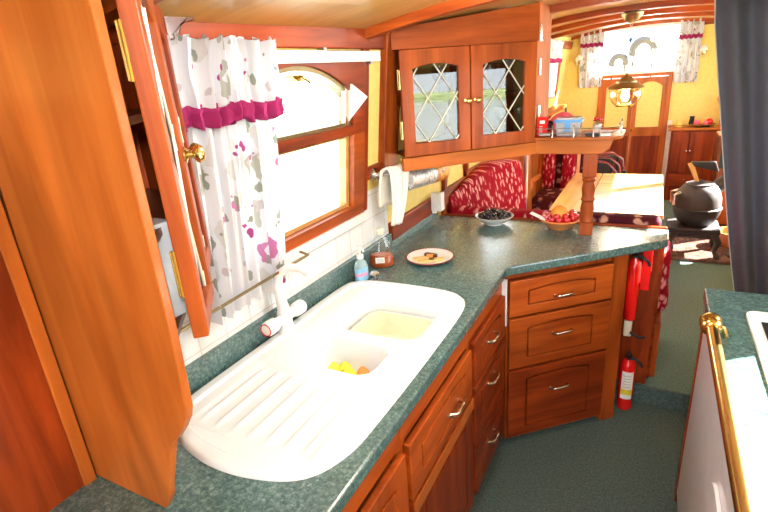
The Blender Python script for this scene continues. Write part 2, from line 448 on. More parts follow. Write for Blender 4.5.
    m = MB(); m.box((-.01, -.41, -.075), (.030, .41, -.045)); m.build('window_sill', 'white_paint', root, bevel=.003)
    # hopper vent: side cheek and tilted light
    m = MB(); m.prism([[(0, .325), (.085, .425), (.02, .465), (0, .46)]], .300, .306, 'y'); m.build('vent_cheek', 'white_plastic', root)
    m = MB(); m.box((-.005, .275, .322), (.010, .300, .485)); m.build('vent_post', 'nickel', root)
    m = MB(); m.tube([(.004, .312, .33), (.004, .312, .44), (.03, .312, .455)], .005); m.build('vent_stay', 'nickel', root)
    m = MB(); m.box((.006, -.06, .487), (.03, .02, .505)); m.tube([(.03, -.02, .50), (.045, -.02, .50), (.045, .015, .485)], .005); m.build('window_catch', 'brass', root)
    # saloon windows and right-hand window frames
    def win(name, x, y0, y1, z0, z1, rot, side):
        r = bpy.data.objects.new(name, None); COL.objects.link(r); r.location = (x, (y0+y1)/2, z0); r.rotation_euler = (0, rot, 0); r['kind'] = 'structure'
        h = z1-z0; w = (y1-y0)/2
        m = MB(); m.prism([[(-w-.05, -.05), (w+.05, -.05), (w+.05, h+.04), (-w-.05, h+.04)], [(-w, 0), (w, 0), (w, h), (-w, h)]], -.012, .012, 'x'); m.build('window_frame', 'wood_mid_y', r)
        m = MB(); m.box((-.003-.02*side*-1, -w, 0), (.0-.02*side*-1, w, h)); m.build('pane', 'window_glass', r)
    win('window_2', Xw(1.24), 3.3, 4.3, 1.24, 1.70, math.atan(.112), -1)
    win('window_3', Xw(1.36), 5.2, 6.05, 1.36, 1.76, math.atan(.112), -1)
    win('window_4', .86-.02*.112, .7, 1.9, 1.16, 1.66, -math.atan(.112), 1)
    # front window over the doors
    r = bpy.data.objects.new('window_5', None); COL.objects.link(r); r.location = (-.255, 6.70, 1.50); r['kind'] = 'structure'
    m = MB(); m.prism([[(-.475, -.03), (.475, -.03), (.475, .48), (-.475, .48)], [(-.445, 0), (.445, 0), (.445, .45), (-.445, .45)]], -.015, .03, 'y'); m.build('window_frame', 'white_paint', r)
    m = MB(); m.box((-.445, .02, 0), (.445, .024, .45)); m.build('pane', 'window_glass', r)
    # front doors
    r = bpy.data.objects.new('door_1', None); COL.objects.link(r); r.location = (-.25, 6.70, .10); r['kind'] = 'structure'
    m = MB(); m.prism([[(-.38, 0), (.38, 0), (.38, 1.375), (-.38, 1.375)], [(-.335, .001), (.335, .001), (.335, 1.34), (-.335, 1.34)]], -.03, .02, 'y'); m.build('door_frame', 'wood_orange_z', r, bevel=.003)
    for s in (-1, 1):
        a, b = (.0005, .3365) if s > 0 else (-.3365, -.0005)
        m = MB(); m.prism([[(a, .02), (b, .02), (b, 1.335), (a, 1.335)], arc_rect(a+.045, b-.045, .78, 1.285, .05)], -.012, .018, 'y'); l = m.build('door_leaf', 'wood_orange_z', r, bevel=.002)
        m = MB(); m.box((a+.04, .0, .77), (b-.04, .012, 1.29)); m.build('door_panel', 'yellow_paint', l)
        m = MB(); m.box((a+.02, -.018, .10), (b-.02, -.010, .68)); m.build('door_panel', 'wood_red_z', l)
    m = MB(); m.lathe([(.012, -.045), (.018, -.035), (.012, -.02), (.008, -.012)], (.02, 0, .75), 12, 'y'); m.build('door_handle', 'brass', r)

build_setting()

# ------------------------------------------------------------------ worktop, sink
TOPZ = .91
def build_worktop():
    t = thing('worktop', 'mottled green laminate worktop with angled peninsula end', 'worktop', (-.75, 1.4, .87))
    outer = [(-1.043, .10), (-.468, .10), (-.468, 1.835), (-.455, 1.862), (.082, 2.345), (.104, 2.375), (.106, 2.52), (-1.043, 2.52)]
    hole = rrect(-.94, -.54, .64, 1.52, .05, 3)
    m = MB(); m.prism([outer, list(reversed(hole))], .872, TOPZ); m.build('counter_slab', 'green_laminate', t, world=True, bevel=.006)
    m = MB(); m.box((-1.044, .50, TOPZ), (-1.022, 1.93, .985)); m.box((-1.044, 1.93, TOPZ), (-1.022, 2.50, .945))
    m.build('upstand', 'green_laminate', t, world=True, bevel=.002)
build_worktop()

def build_sink():
    t = thing('kitchen_sink', 'white one-and-a-half bowl inset sink with ribbed drainer', 'sink', (-.75, 1.07, TOPZ))
    # outline, clockwise
    out = []
    ctrl = [(-1.002, 1.44, .08), (-.995, 1.545, .09), (-.52, 1.555, .13), (-.492, 1.20, .2), (-.500, .70, .17), (-.60, .578, .1), (-.72, .552, .1), (-.90, .585, .1), (-1.005, .64, .06)]
    # smooth closed Catmull-Rom through the measured edge
    P = [(-1.008, 1.42), (-.975, 1.515), (-.88, 1.548), (-.64, 1.548), (-.545, 1.515), (-.508, 1.43), (-.500, 1.15), (-.502, .85), (-.512, .70), (-.56, .605), (-.66, .562), (-.78, .553), (-.90, .580), (-.985, .625), (-1.008, .70), (-1.008, 1.05)]
    n = len(P); dense = []
    for i in range(n):
        p0, p1, p2, p3 = [Vector((*P[(i+k) % n], 0)) for k in (-1, 0, 1, 2)]
        for k in range(6):
            s = k/6
            q = .5*((2*p1)+(p2-p0)*s+(2*p0-5*p1+4*p2-p3)*s*s+(3*p1-p0-3*p2+p3)*s**3)
            dense.append((q.x, q.y))
    c = Vector((-.755, 1.06))
    def shrink(pts, d):
        r = []
        N = len(pts)
        for i in range(N):
            a = Vector(pts[i-1]); b = Vector(pts[(i+1) % N]); tg = (b-a).normalized(); nrm = Vector((-tg.y, tg.x))
            if (c-Vector(pts[i])).dot(nrm) < 0: nrm = -nrm
            q = Vector(pts[i])+nrm*d; r.append((q.x, q.y))
        return r
    zt = TOPZ+.016
    m = MB()
    L = [(dense, TOPZ+.0005), (shrink(dense, .002), TOPZ+.010), (shrink(dense, .008), zt-.001), (shrink(dense, .014), zt)]
    rings = [[m.v((p[0], p[1], z)) for p in l] for l, z in L]
    for a, b in zip(rings, rings[1:]):
        for i in range(len(a)): m.face([a[i], a[(i+1) % len(a)], b[(i+1) % len(b)], b[i]])
    # recessed work area
    inner = shrink(dense, .034)
    inn2 = shrink(dense, .040)
    r2 = [m.v((p[0], p[1], zt)) for p in inner]; r3 = [m.v((p[0], p[1], zt-.007)) for p in inn2]
    for a, b in ((rings[-1], r2), (r2, r3)):
        for i in range(len(a)): m.face([a[i], a[(i+1) % len(a)], b[(i+1) % len(b)], b[i]])
    zb = zt-.007
    bowlA = rrect(-.905, -.565, 1.165, 1.490, .06, 6)
    bowlB = rrect(-.865, -.61, .955, 1.115, .05, 6)
    drain = [(-.935, .63), (-.575, .63), (-.575, .92), (-.935, .92)]
    loops = [inn2, bowlA, bowlB, drain]
    vs = [[m.v((p[0], p[1], zb)) for p in l] for l in loops[1:]]
    tris = tessellate_polygon([[Vector((p[0], p[1], 0)) for p in l] for l in loops])
    allv = r3+[v for l in vs for v in l]
    for tr in tris: m.face([allv[i] for i in tr])
    def bowl(pts, top, depth, taper):
        cx = sum(p[0] for p in pts)/len(pts); cy = sum(p[1] for p in pts)/len(pts)
        prev = top
        for k, (dz, s) in enumerate(((.006, .985), (.02, .965), (depth*.6, .94), (depth-.02, taper), (depth-.005, taper-.06), (depth, taper-.16))):
            ring = [m.v((cx+(p[0]-cx)*s, cy+(p[1]-cy)*s, zb-dz)) for p in pts]
            for i in range(len(ring)): m.face([prev[i], prev[(i+1) % len(ring)], ring[(i+1) % len(ring)], ring[i]])
            prev = ring
        m.face(prev)
    bowl(bowlA, vs[0], .17, .90); bowl(bowlB, vs[1], .10, .86)
    # drainer: sloping ribbed tray
    def dz(x, y):
        u = (x+.935)/.36; v = (y-.63)/.29
        edge = min(u, 1-u, v, 1-v)
        base = -.006*min(1, edge/.06)
        k = u*7.0; f = k-math.floor(k)
        rib = .0055*math.exp(-((f-.5)/.16)**2)
        fade = max(0, min(1, (v-.06)/.10))*max(0, min(1, (.95-v)/.10))*max(0, min(1, (edge)/.05))
        return zb+base+rib*fade*1.0
    m.grid(lambda u, v: (-.935+.36*u, .63+.29*v, dz(-.935+.36*u, .63+.29*v)), 84, 24)
    bmesh.ops.remove_doubles(m.bm, verts=m.bm.verts, dist=.0004)
    m.build('basin', 'sink_white', t, smooth=40, world=True)
    for (x, y, z) in ((-.735, 1.33, zb-.169), (-.737, 1.035, zb-.099)):
        m = MB(); m.lathe([(.032, 0), (.032, .003), (.02, .004), (.018, .001)], (x, y, z), 20); m.build('waste', 'chrome', t, smooth=True, world=True)
build_sink()

def build_washbowl():
    m = MB(); pts = rrect(-.88, -.59, 1.19, 1.465, .05, 5); cx, cy = -.735, 1.3275
    z0 = TOPZ-.160
    prof = [(.86, .002), (.90, .006), (.99, .085), (1.0, .090), (1.03, .090), (1.03, .086), (1.0, .084)]
    prof2 = [(.80, .0), (.87, .0), (.985, .084), (1.035, .086), (1.035, .092), (.965, .092), (.85, .008), (.80, .005)]
    prev = None; first = None
    for s, h in prof2:
        ring = [m.v((cx+(p[0]-cx)*s*.93, cy+(p[1]-cy)*s*.93, z0+h)) for p in pts]
        if prev:
            for i in range(len(ring)): m.face([prev[i], prev[(i+1) % len(ring)], ring[(i+1) % len(ring)], ring[i]])
        else: first = ring
        prev = ring
    m.face(first); m.face(prev)
    tag(m.build('washing_up_bowl', 'cream_plastic', smooth=40, origin=(cx, cy, z0)), 'cream plastic washing-up bowl standing in the large sink bowl', 'bowl')
build_washbowl()

def build_scraps():
    data = [(-.80, 1.06, .0, 'scrap_yellow', 'yellow', 'leftmost'), (-.765, 1.075, .5, 'scrap_yellow', 'yellow', 'second from the left'), (-.735, 1.06, 1.1, 'scrap_yellow', 'yellow', 'in the middle'),
            (-.70, 1.07, .3, 'scrap_orange', 'orange', 'smaller'), (-.665, 1.06, -.6, 'scrap_orange', 'orange', 'rightmost')]
    for x, y, a, mt, c, w in data:
        m = MB(); m.M = Matrix.Translation((0, 0, 0)) @ Matrix.Rotation(a, 4, 'Z')
        m.grid(lambda u, v: ((u-.5)*.05*(1-.3*v), (v-.5)*.032, .018*math.sin(PI*u)+.012*v+.006), 8, 5)
        o = m.build('vegetable_scrap', mt, smooth=True, solid=.004)
        o.location = (x, y, TOPZ-.091)
        tag(o, '%s vegetable peel in the small sink bowl, %s of the five' % (c, w) if c == 'yellow' or w == 'rightmost' else 'orange vegetable peel in the small sink bowl beside the middle yellow one', 'peel', 'vegetable scraps in the small sink bowl')
build_scraps()

def build_tap():
    t = thing('mixer_tap', 'white mixer tap with red ringed hot handle behind the sink', 'tap', (-.978, 1.085, TOPZ+.016))
    m = MB(); m.lathe([(.030, -.008), (.030, .006), (.023, .014), (.021, .055), (.024, .062), (.020, .075)], (0, 0, 0), 20)
    m.tube([(0, -.052, .048), (0, .052, .048)], .016, 14); m.build('tap_body', 'white_plastic', t, smooth=True)
    m = MB(); m.tube([(0, 0, .07), (-.006, 0, .11), (-.010, .0, .155), (.000, .004, .195), (.030, .014, .215), (.065, .028, .212), (.088, .036, .195)], [.020, .0165, .0145, .014, .0135, .013, .0135], 14); m.build('spout', 'white_plastic', t, smooth=True)
    for s in (-1, 1):
        m = MB(); m.lathe([(.012, s*.045), (.022, s*.050), (.0235, s*.062), (.0235, s*.085), (.019, s*.092)] if s > 0 else [(.012, s*.045), (.022, s*.050), (.0235, s*.062), (.0235, s*.085), (.019, s*.092)], (0, 0, .048), 18, 'y')
        h = m.build('handle', 'white_plastic', t, smooth=True)
        if s < 0:
            m = MB(); m.lathe([(.0205, -.0925), (.0205, -.094), (.0175, -.094), (.0175, -.0925), (.0205, -.0925)], (0, 0, .048), 18, 'y', cap=False); r = m.build('ring', 'red_paint', h); r['label'] = 'red hot-water ring'
build_tap()

# ------------------------------------------------------------------ base units
def bow_handle(parent, xc, z, y0=0, w=.075, out=.024, name='handle', slope=0):
    m = MB(); pts = []; rr = []
    for i in range(13):
        t = i/12; a = (t-.5)*2
        pts.append((xc+a*w/2, y0-out*(1-a**4)**.5 if abs(a) < 1 else y0, z+.006*(1-a*a)))
        rr.append(.0052+.0022*abs(a)**3)
    m.tube(pts, rr, 8)
    for s in (-1, 1): m.lathe([(.008, -.003), (.008, .0)], (xc+s*w/2, y0, z), 10, 'y')
    return m.build(name, 'nickel', parent, smooth=True)
def front(parent, name, x0, x1, z0, z1, mat, th=.02, arch=.014, y=0, inset=.045, groove='wood_dark_x', zin=None):
    """drawer or door front: slab with an arch-topped raised panel"""
    zi = zin or inset
    m = MB(); inner = arc_rect(x0+inset, x1-inset, z0+zi*.85, z1-zi*.72, arch)
    m.prism([[(x0, z0), (x1, z0), (x1, z1), (x0, z1)], inner], y-th, y, 'y')
    fr = m.build(name, mat, parent, bevel=.0025)
    m = MB(); m.prism([arc_rect(x0+inset+.007, x1-inset-.007, z0+zi*.85+.007, z1-zi*.72-.007, arch)], y-th-.001, y-.004, 'y')
    m.box((x0+inset-.005, y-.006, z0+zi*.85-.005), (x1-inset+.005, y-.002, z1-zi*.72+.003))
    m.build('raised_panel', mat, fr, bevel=.003)
    return fr
def build_diag_unit():
    a = math.atan2(.905, 1)
    t = thing('drawer_unit', 'angled cherry-wood unit of three drawers under the peninsula end', 'drawer unit', (-.482, 1.893, 0), a)
    W = .507
    m = MB()
    m.box((0.0, .002, .03), (.012, .04, .87)); m.box((W, -.012, .0), (.582, .03, .87))
    m.box((.0, .002, .838), (W, .03, .87)); m.box((0, .002, .655), (W, .03, .668)); m.box((0, .002, .398), (W, .03, .412)); m.box((0, .002, .02), (W, .03, .045))
    m.build('face_frame', 'wood_mid_z', t, bevel=.002)
    m = MB(); m.box((.562, .03, .01), (.582, .20, .87)); m.box((.01, .03, .03), (.562, .05, .86)) ; m.build('side_panel', 'wood_red_z', t)
    for z0, z1, hz, mt in ((.668, .832, .735, 'wood_mid_x'), (.412, .655, .555, 'wood_mid_x'), (.045, .398, .270, 'wood_red_x')):
        d = front(t, 'drawer', .008, W-.004, z0, z1, mt, inset=.085, zin=.052)
        bow_handle(d, .262, hz, -.021, w=.088)
    m = MB(); m.box((.0, .02, 0), (.58, .035, .03)); m.build('plinth', 'carpet_green', t)
build_diag_unit()

R90 = PI/2
def front_unit(y0, y1, name, label, cat, build):
    t = thing(name, label, cat, (-.492, y0, 0), R90)
    W = y1-y0
    m = MB(); m.box((0, .002, .10), (.016, .50, .70)); m.box((W-.016, .002, .10), (W, .50, .70)); m.box((0, .002, .10), (W, .50, .118)); m.build('carcass', 'wood_mid_z', t)
    m = MB(); m.prism([[(0, .10), (W, .10), (W, .870), (0, .870)], [(.022, .118), (W-.022, .118), (W-.022, .785), (.022, .785)]], .0, .018, 'y'); m.build('face_frame', 'wood_mid_x', t, bevel=.002)
    m = MB(); m.box((0, .05, 0), (W, .065, .10)); m.build('plinth', 'carpet_green', t)
    build(t, W); return t
def drawers(t, W):
    for z0, z1, hz in ((.612, .790, .708), (.345, .600, .525), (.115, .333, .245)):
        d = front(t, 'drawer', .012, W-.030, z0, z1, 'wood_red_x', inset=.07, zin=.05)
        bow_handle(d, W*.47, hz, -.021, w=.085)
    m = MB(); m.box((W-.014, -.021, .64), (W-.003, -.001, .850)); m.build('filler_strip', 'white_plastic', t)
def drawer_door(t, W):
    d = front(t, 'drawer', .012, W-.022, .600, .780, 'wood_mid_x', inset=.07, zin=.05)
    bow_handle(d, W*.62, .675, -.021, w=.085)
    d = front(t, 'door', .012, W-.022, .115, .588, 'wood_red_z', inset=.075, zin=.075)
    m = MB(); m.box((.012, -.024, .545), (W-.022, -.0205, .588)); m.build('top_strip', 'wood_orange_x', d)  # lighter orange strip across the top of the door
def two_doors(t, W):
    for a, b, hx in ((.012, W/2-.003, W/2-.03), (W/2+.003, W-.012, W/2+.03)):
        d = front(t, 'door', a, b, .115, .775, 'wood_mid_z', inset=.06, zin=.06)
        m = MB(); m.lathe([(.006, 0), (.006, -.015), (.014, -.022), (.012, -.03)], (hx, -.02, .62), 12, 'y'); m.build('knob', 'brass', d, smooth=True)
front_unit(1.43, 1.872, 'drawer_unit', 'cherry-wood bank of three drawers beside the sink cupboard', 'drawer unit', drawers)
front_unit(.895, 1.428, 'sink_cupboard', 'cherry-wood cupboard with top drawer under the sink', 'cupboard', drawer_door)
front_unit(.12, .893, 'base_cupboard', 'cherry-wood double cupboard nearest the camera below the sink drainer', 'cupboard', two_doors)

# panel at the peninsula end + extinguishers
def build_peninsula():
    m = MB(); m.box((-1.03, 2.474, .10), (.085, 2.494, .868)); m.box((-.02, 2.468, 0), (.085, 2.474, .868)) ; m.box((-.02, 2.474, 0), (.085, 2.4741, .1))
    tag(m.build('end_panel', 'wood_red_z', bevel=.002, origin=(-.45, 2.48, .10)), 'red-brown wooden panel closing the back of the peninsula', 'panel')
build_peninsula()
def extinguisher(x, y, z, r, h, label, lab=True):
    t = thing('fire_extinguisher', label, 'fire extinguisher', (x, y, z), 0, None)
    m = MB(); m.lathe([(r*.9, 0), (r, .012), (r, h*.78), (r*.86, h*.86), (r*.45, h*.91), (r*.42, h*.93)], (0, 0, 0), 24); m.build('cylinder', 'red_paint', t, smooth=True)
    m = MB(); m.lathe([(r*.40, h*.92), (r*.40, h*.97), (r*.25, h)], (0, 0, 0), 14); m.box((-.008, -.045, h*.96), (.008, .02, h*.99)); m.hexa([(-.007, -.05, h*1.03), (.007, -.05, h*1.03), (.007, .02, h*1.0), (-.007, .02, h*1.0), (-.007, -.05, h*1.05), (.007, -.05, h*1.05), (.007, .02, h*1.02), (-.007, .02, h*1.02)])
    m.build('valve_lever', 'black', t)
    m = MB(); m.tube([(.0, -.015, h*.95), (.03, -.03, h*.96), (.055, -.03, h*.90), (.06, -.02, h*.84)], .007, 8); m.build('nozzle', 'black_rubber', t, smooth=True)
    if lab:
        def band(z0, z1, mt, nm, a0, a1):
            m = MB(); m.grid(lambda u, v: ((r+.001)*math.cos(a0+(a1-a0)*u), (r+.001)*math.sin(a0+(a1-a0)*u), z0+(z1-z0)*v), 10, 1); return m.build(nm, mt, t, smooth=True)
        band(h*.22, h*.72, 'paper', 'instruction_label', -2.2, -.7); l = MB()
        l.grid(lambda u, v: ((r+.0018)*math.cos(-2.2+1.5*u), (r+.0018)*math.sin(-2.2+1.5*u), h*.30+h*.10*v), 10, 1); l.build('label_band', 'label_yellow', t, smooth=True)
        l = MB()
        for k in range(5):
            zz = h*(.44+.05*k); l.grid(lambda u, v: ((r+.0018)*math.cos(-2.0+1.0*u), (r+.0018)*math.sin(-2.0+1.0*u), zz+.003*v), 8, 1)
        l.build('label_print', 'grey_paint', t, smooth=True)
    return t
extinguisher(.0, 2.385, 0, .036, .31, 'small red fire extinguisher with white and yellow label standing on the carpet')
extinguisher(-.017, 2.40, .49, .028, .34, 'red fire extinguisher hung high under the peninsula worktop', lab=False)
m = MB(); m.box((.012, 2.432, .63), (.052, 2.468, .845)); tag(m.build('red_case', 'red_paint', bevel=.004, origin=(.03, 2.45, .63)), 'flat red case fixed to the end panel beside the hung extinguisher', 'case')
t = thing('wall_bracket', 'cream plastic block on the panel above the standing extinguisher', 'bracket', (-.018, 2.42, .385))
m = MB(); m.box((-.020, -.01, 0), (.016, .046, .085)); m.build('block', 'cream_plastic', t, bevel=.006)
m = MB(); m.tube([(.01, -.015, .03), (.05, -.02, .01), (.075, -.01, .012)], .007, 8); m.build('clip', 'black_rubber', t, smooth=True)

# ------------------------------------------------------------------ glazed cabinets
def leaded(parent, x0, x1, z0, z1, y, arch, nx=1.6, nz=1.75, ph=0.5):
    m = MB(); w = x1-x0; h = z1-z0
    def top(x): t = (x-x0)/w; return z1-arch*(2*t-1)**2
    k = h/nz/(w/nx)     # slope
    dx = w/nx
    def clip(xa, za, xb, zb):
        n = 24; seg = None
        for i in range(n+1):
            s = i/n; x = xa+(xb-xa)*s; z = za+(zb-za)*s
            ok = x0 <= x <= x1 and z0 <= z <= top(x)
            if ok: seg = (seg[0], (x, z)) if seg else ((x, z), (x, z))
        return seg
    for i in range(-5, 6):
        for s in (1, -1):
            xs = x0+(i+ph)*dx; L = 8*dx
            n = 400; pts = []
            for j in range(n+1):
                x = xs+s*L*j/n; z = z0+L*k*j/n
                if x0 <= x <= x1 and z0 <= z <= top(x): pts.append((x, y, z))
            if len(pts) > 2: m.tube([pts[0], pts[-1]], .0027, 6)
    return m.build('leading', 'lead_came', parent)
def glazed_door(t, x0, x1, z0, z1, mat, knob_x, hinge_x, th=.022, sw=.045, arch=.016, y=0, kz=.5, swing=0, knob_r=1.0):
    d0 = MB()
    inner = arc_rect(x0+sw, x1-sw, z0+sw, z1-sw*1.1, arch, 14)
    d0.prism([[(x0, z0), (x1, z0), (x1, z1), (x0, z1)], inner], y-th, y, 'y'); d = d0.build('door', mat, t, bevel=.003)
    m = MB(); m.box((x0+sw-.01, y-th*.5, z0+sw-.01), (x1-sw+.01, y-th*.5+.003, z1-sw*1.1+.01)); m.build('pane', 'cabinet_glass', d)
    leaded(d, x0+sw, x1-sw, z0+sw, z1-sw*1.1, y-th*.5-.003, arch)
    m = MB(); m.lathe([(.011*knob_r, 0), (.011*knob_r, -.003), (.005*knob_r, -.006), (.005*knob_r, -.014), (.011*knob_r, -.019), (.013*knob_r, -.025), (.010*knob_r, -.031), (.004, -.034)], (knob_x, y-th, z0+(z1-z0)*kz), 16, 'y'); m.build('knob', 'brass', d, smooth=True)
    for z in (z0+.110, z1-.110):
        m = MB(); m.box((hinge_x-.0015, y-th*.8, z-.036), (hinge_x+.0015, y+.006, z+.036)); m.tube([(hinge_x, y+.001, z-.037), (hinge_x, y+.001, z+.037)], .0035, 8); m.build('hinge', 'brass', d)
    return d

def build_corner_cabinet():
    a = math.atan2(.714, .70)
    t = thing('corner_cabinet', 'wooden corner wall cabinet with two leaded glass doors above the worktop', 'cabinet', (-.92, 1.90, 1.34), a)
    W = .632
    ca, sa = math.cos(a), math.sin(a)
    # header board follows the roof
    m = MB(); z0 = .42
    def top(x): wx, wy = -.92+x*ca, 1.90+x*sa; return zc(wx, wy)-1.34-.002
    m.prism([[(-.03, z0), (W+.005, z0), (W+.005, top(W)), (-.03, top(-.03))]], -.008, .014, 'y'); m.build('header_board', 'wood_mid_x', t, bevel=.003)
    glazed_door(t, -.004, .300, .0, .418, 'wood_mid_z', .282, -.008, sw=.052, kz=.49)
    glazed_door(t, .306, .618, .0, .418, 'wood_mid_z', .326, .622, sw=.055, kz=.49)
    # carcass: side panel aligned with the boat, shelves, back
    def W2L(x, y, z): v = Matrix.Rotation(-a, 4, 'Z') @ Vector((x+.92, y-1.90, z-1.34)); return v
    m = MB(); m.box((-.497, 2.352, 1.34), (-.477, 2.66, zc(-.48, 2.5))); m.build('side_panel', 'wood_satin_z', t, world=True)
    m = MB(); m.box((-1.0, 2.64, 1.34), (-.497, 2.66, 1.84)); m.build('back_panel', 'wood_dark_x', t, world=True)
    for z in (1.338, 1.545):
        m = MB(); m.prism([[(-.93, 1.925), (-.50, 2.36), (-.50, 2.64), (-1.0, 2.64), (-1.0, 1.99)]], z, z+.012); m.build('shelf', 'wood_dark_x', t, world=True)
    # pelmet / fascia under the doors, turning along the shelf
    m = MB(); m.prism([[(-.012, -.058), (W+.006, -.058), (W+.006, -.003), (-.012, -.003)]], -.02, .006, 'y'); m.build('fascia', 'wood_orange_x', t, bevel=.003)
    m = MB(); m.box((W-.020, -.006, .02), (W-.004, .004, .50)); m.build('frame_stile', 'wood_red_z', t)
    for z in (1.42, 1.62, 1.76):
        m = MB(); m.box((-.4768, 2.40, z), (-.474, 2.44, z+.07)); m.build('catch_plate', 'nickel', t, world=True)
    return t
build_corner_cabinet()
def wine_glass(x, y, z):
    m = MB(); m.lathe([(.028, 0), (.028, .002), (.004, .005), (.004, .06), (.02, .075), (.032, .10), (.030, .135), (.029, .135), (.031, .10), (.018, .077)], (0, 0, 0), 16)
    o = m.build('wine_glass', 'bottle_glass', smooth=True); o.location = (x, y, z)
    return tag(o, 'clear stemmed glass standing behind the leaded cabinet doors', 'glass', 'stemmed glasses in the corner cabinet')
g0 = wine_glass(-.62, 2.33, 1.351)
for x, y, z in ((-.56, 2.40, 1.351), (-.66, 2.44, 1.351), (-.80, 2.15, 1.351), (-.74, 2.24, 1.351), (-.60, 2.34, 1.558), (-.68, 2.30, 1.558), (-.84, 2.12, 1.558)):
    o = g0.copy(); COL.objects.link(o); o.location = (x, y, z)

def build_shelf():
    t = thing('galleried_shelf', 'orange wood open shelf with rounded end and metal gallery rail', 'shelf', (-.30, 2.45, 1.283))
    m = MB(); m.prism([[(-.485, 1.283), (-.22, 1.283), (-.185, 1.287), (-.160, 1.305), (-.148, 1.342), (-.485, 1.342)]], 2.335, 2.358, 'y'); m.build('fascia', 'wood_orange_x', t, world=True, bevel=.003)
    pts = [(-.476, 2.34), (-.19, 2.34)]+[(-.19+.075*math.sin(b), 2.415-.075*math.cos(b)) for b in [i*PI/12 for i in range(1, 7)]]+[(-.115, 2.60), (-.476, 2.60)]
    m = MB(); m.prism([pts], 1.342, 1.354); m.build('shelf_board', 'wood_orange_x', t, world=True, bevel=.002)
    rail = [(-.470, 2.352), (-.20, 2.352)]+[(-.20+.068*math.sin(b), 2.42-.068*math.cos(b)) for b in [i*PI/12 for i in range(1, 7)]]+[(-.132, 2.58)]
    m = MB()
    for z in (1.372, 1.392): m.tube([(x, y, z) for x, y in rail], .0022, 6)
    for x, y in ((-.40, 2.352), (-.31, 2.352), (-.23, 2.352), (-.132, 2.42), (-.132, 2.58)):
        m.lathe([(.004, 1.354), (.003, 1.36), (.003, 1.398), (.005, 1.403), (.001, 1.408)], (x, y, 0), 8)
    m.build('gallery_rail', 'steel', t, world=True, smooth=True)
build_shelf()
def build_post():
    m = MB(); x, y = -.236, 2.37
    prof = [(.030, 0), (.030, .05), (.026, .055), (.031, .065), (.026, .08), (.030, .12), (.025, .155), (.031, .165), (.025, .178), (.029, .21), (.023, .245), (.031, .255), (.024, .268), (.030, .29), (.030, .372)]
    m.box((-.029, -.029, 0), (.029, .029, .058)); m.box((-.029, -.029, .27), (.029, .029, .373)); m.lathe(prof[1:-1], (0, 0, 0), 20)
    o = m.build('turned_post', 'wood_mid_z', smooth=35, bevel=.002); o.location = (x, y, TOPZ); o.rotation_euler = (0, 0, .1)
    tag(o, 'turned wooden post between the worktop and the open shelf', 'post')
build_post()
# things on the shelf
m = MB(); m.box((-.022, -.02, 0), (.022, .02, .088)); t = thing('red_box', 'small upright red carton at the cabinet end of the open shelf', 'box', (-.452, 2.40, 1.354))
m.build('carton', 'red_paint', t, bevel=.001)
m = MB()
for z in (.02, .028, .036, .044): m.box((-.012, -.0208, z), (.002, -.020, z+.003))
m.box((-.01, -.0208, .058), (.012, -.020, .072)); m.build('print', 'paper', t)
t = thing('lidded_tub', 'clear plastic food tub with blue clip lid on the open shelf', 'tub', (-.345, 2.44, 1.354))
m = MB(); pts = rrect(-.056, .056, -.04, .04, .012, 4)
prev = None
for s, z in ((.84, 0), (.86, .003), (1, .058)):
    ring = [m.v((p[0]*s, p[1]*s, z)) for p in pts]
    if prev:
        for i in range(len(ring)): m.face([prev[i], prev[(i+1) % len(ring)], ring[(i+1) % len(ring)], ring[i]])
    else: m.face(ring)
    prev = ring
m.face(prev); m.build('tub', 'clear_plastic', t, smooth=True)
m = MB(); m.prism([rrect(-.060, .060, -.044, .044, .013, 4)], .058, .070); m.build('lid', 'blue_plastic', t, bevel=.002)
m = MB(); m.prism([rrect(-.052, .052, -.037, .037, .012, 4)], .070, .078); m.build('lid_top', 'clear_plastic', t, bevel=.002)
m = MB(); m.box((-.012, -.047, .02), (.012, -.043, .064)); m.build('clip', 'blue_plastic', t)
t = thing('cloth_bundle', 'crumpled pink and red cloth bundle behind the lidded tub', 'cloth', (-.385, 2.535, 1.354))
m = MB(); m.grid(lambda u, v: ((.075+.006*math.sin(9*u*2*PI))*math.cos(2*PI*u)*math.sin(PI*v*.5+.02), .04*math.sin(2*PI*u)*math.sin(PI*v*.5+.02), .085*math.cos(PI*v*.5)*(1+.10*math.sin(2*PI*u*3))), 40, 12); m.build('cloth', 'pink_cloth', t, smooth=True)
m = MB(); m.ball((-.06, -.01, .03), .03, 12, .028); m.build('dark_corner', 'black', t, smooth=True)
t = thing('flower_pot', 'tiny white pot of red flowers near the shelf end', 'flower pot', (-.225, 2.46, 1.354))
m = MB(); m.lathe([(.012, 0), (.017, .035), (.018, .04), (.014, .04), (.012, .02)], (0, 0, 0), 16); m.build('pot', 'china', t, smooth=True)
m = MB()
for k in range(7):
    a = k*.9; m.tube([(0, 0, .02), (.006*math.cos(a), .006*math.sin(a), .05), (.013*math.cos(a), .013*math.sin(a), .06)], .001, 5)
m.build('stems', 'leaf', t)
m = MB()
for k in range(7):
    a = k*.9; m.ball((.014*math.cos(a), .013*math.sin(a), .062+.004*(k % 2)), .0065, 8)
m.build('petals', 'fruit_red', t, smooth=True)
m = MB(); m.box((-.028, -.012, 0), (.028, .012, .014)); o = m.build('glasses_case', 'black', bevel=.003); o.location = (-.235, 2.38, 1.355); tag(o, 'small flat black case in front of the flower pot', 'case')
m = MB(); m.box((-.02, -.015, 0), (.02, .015, .012)); o = m.build('folded_paper', 'paper', bevel=.001); o.location = (-.182, 2.385, 1.355); tag(o, 'folded white paper at the rounded end of the shelf', 'paper')
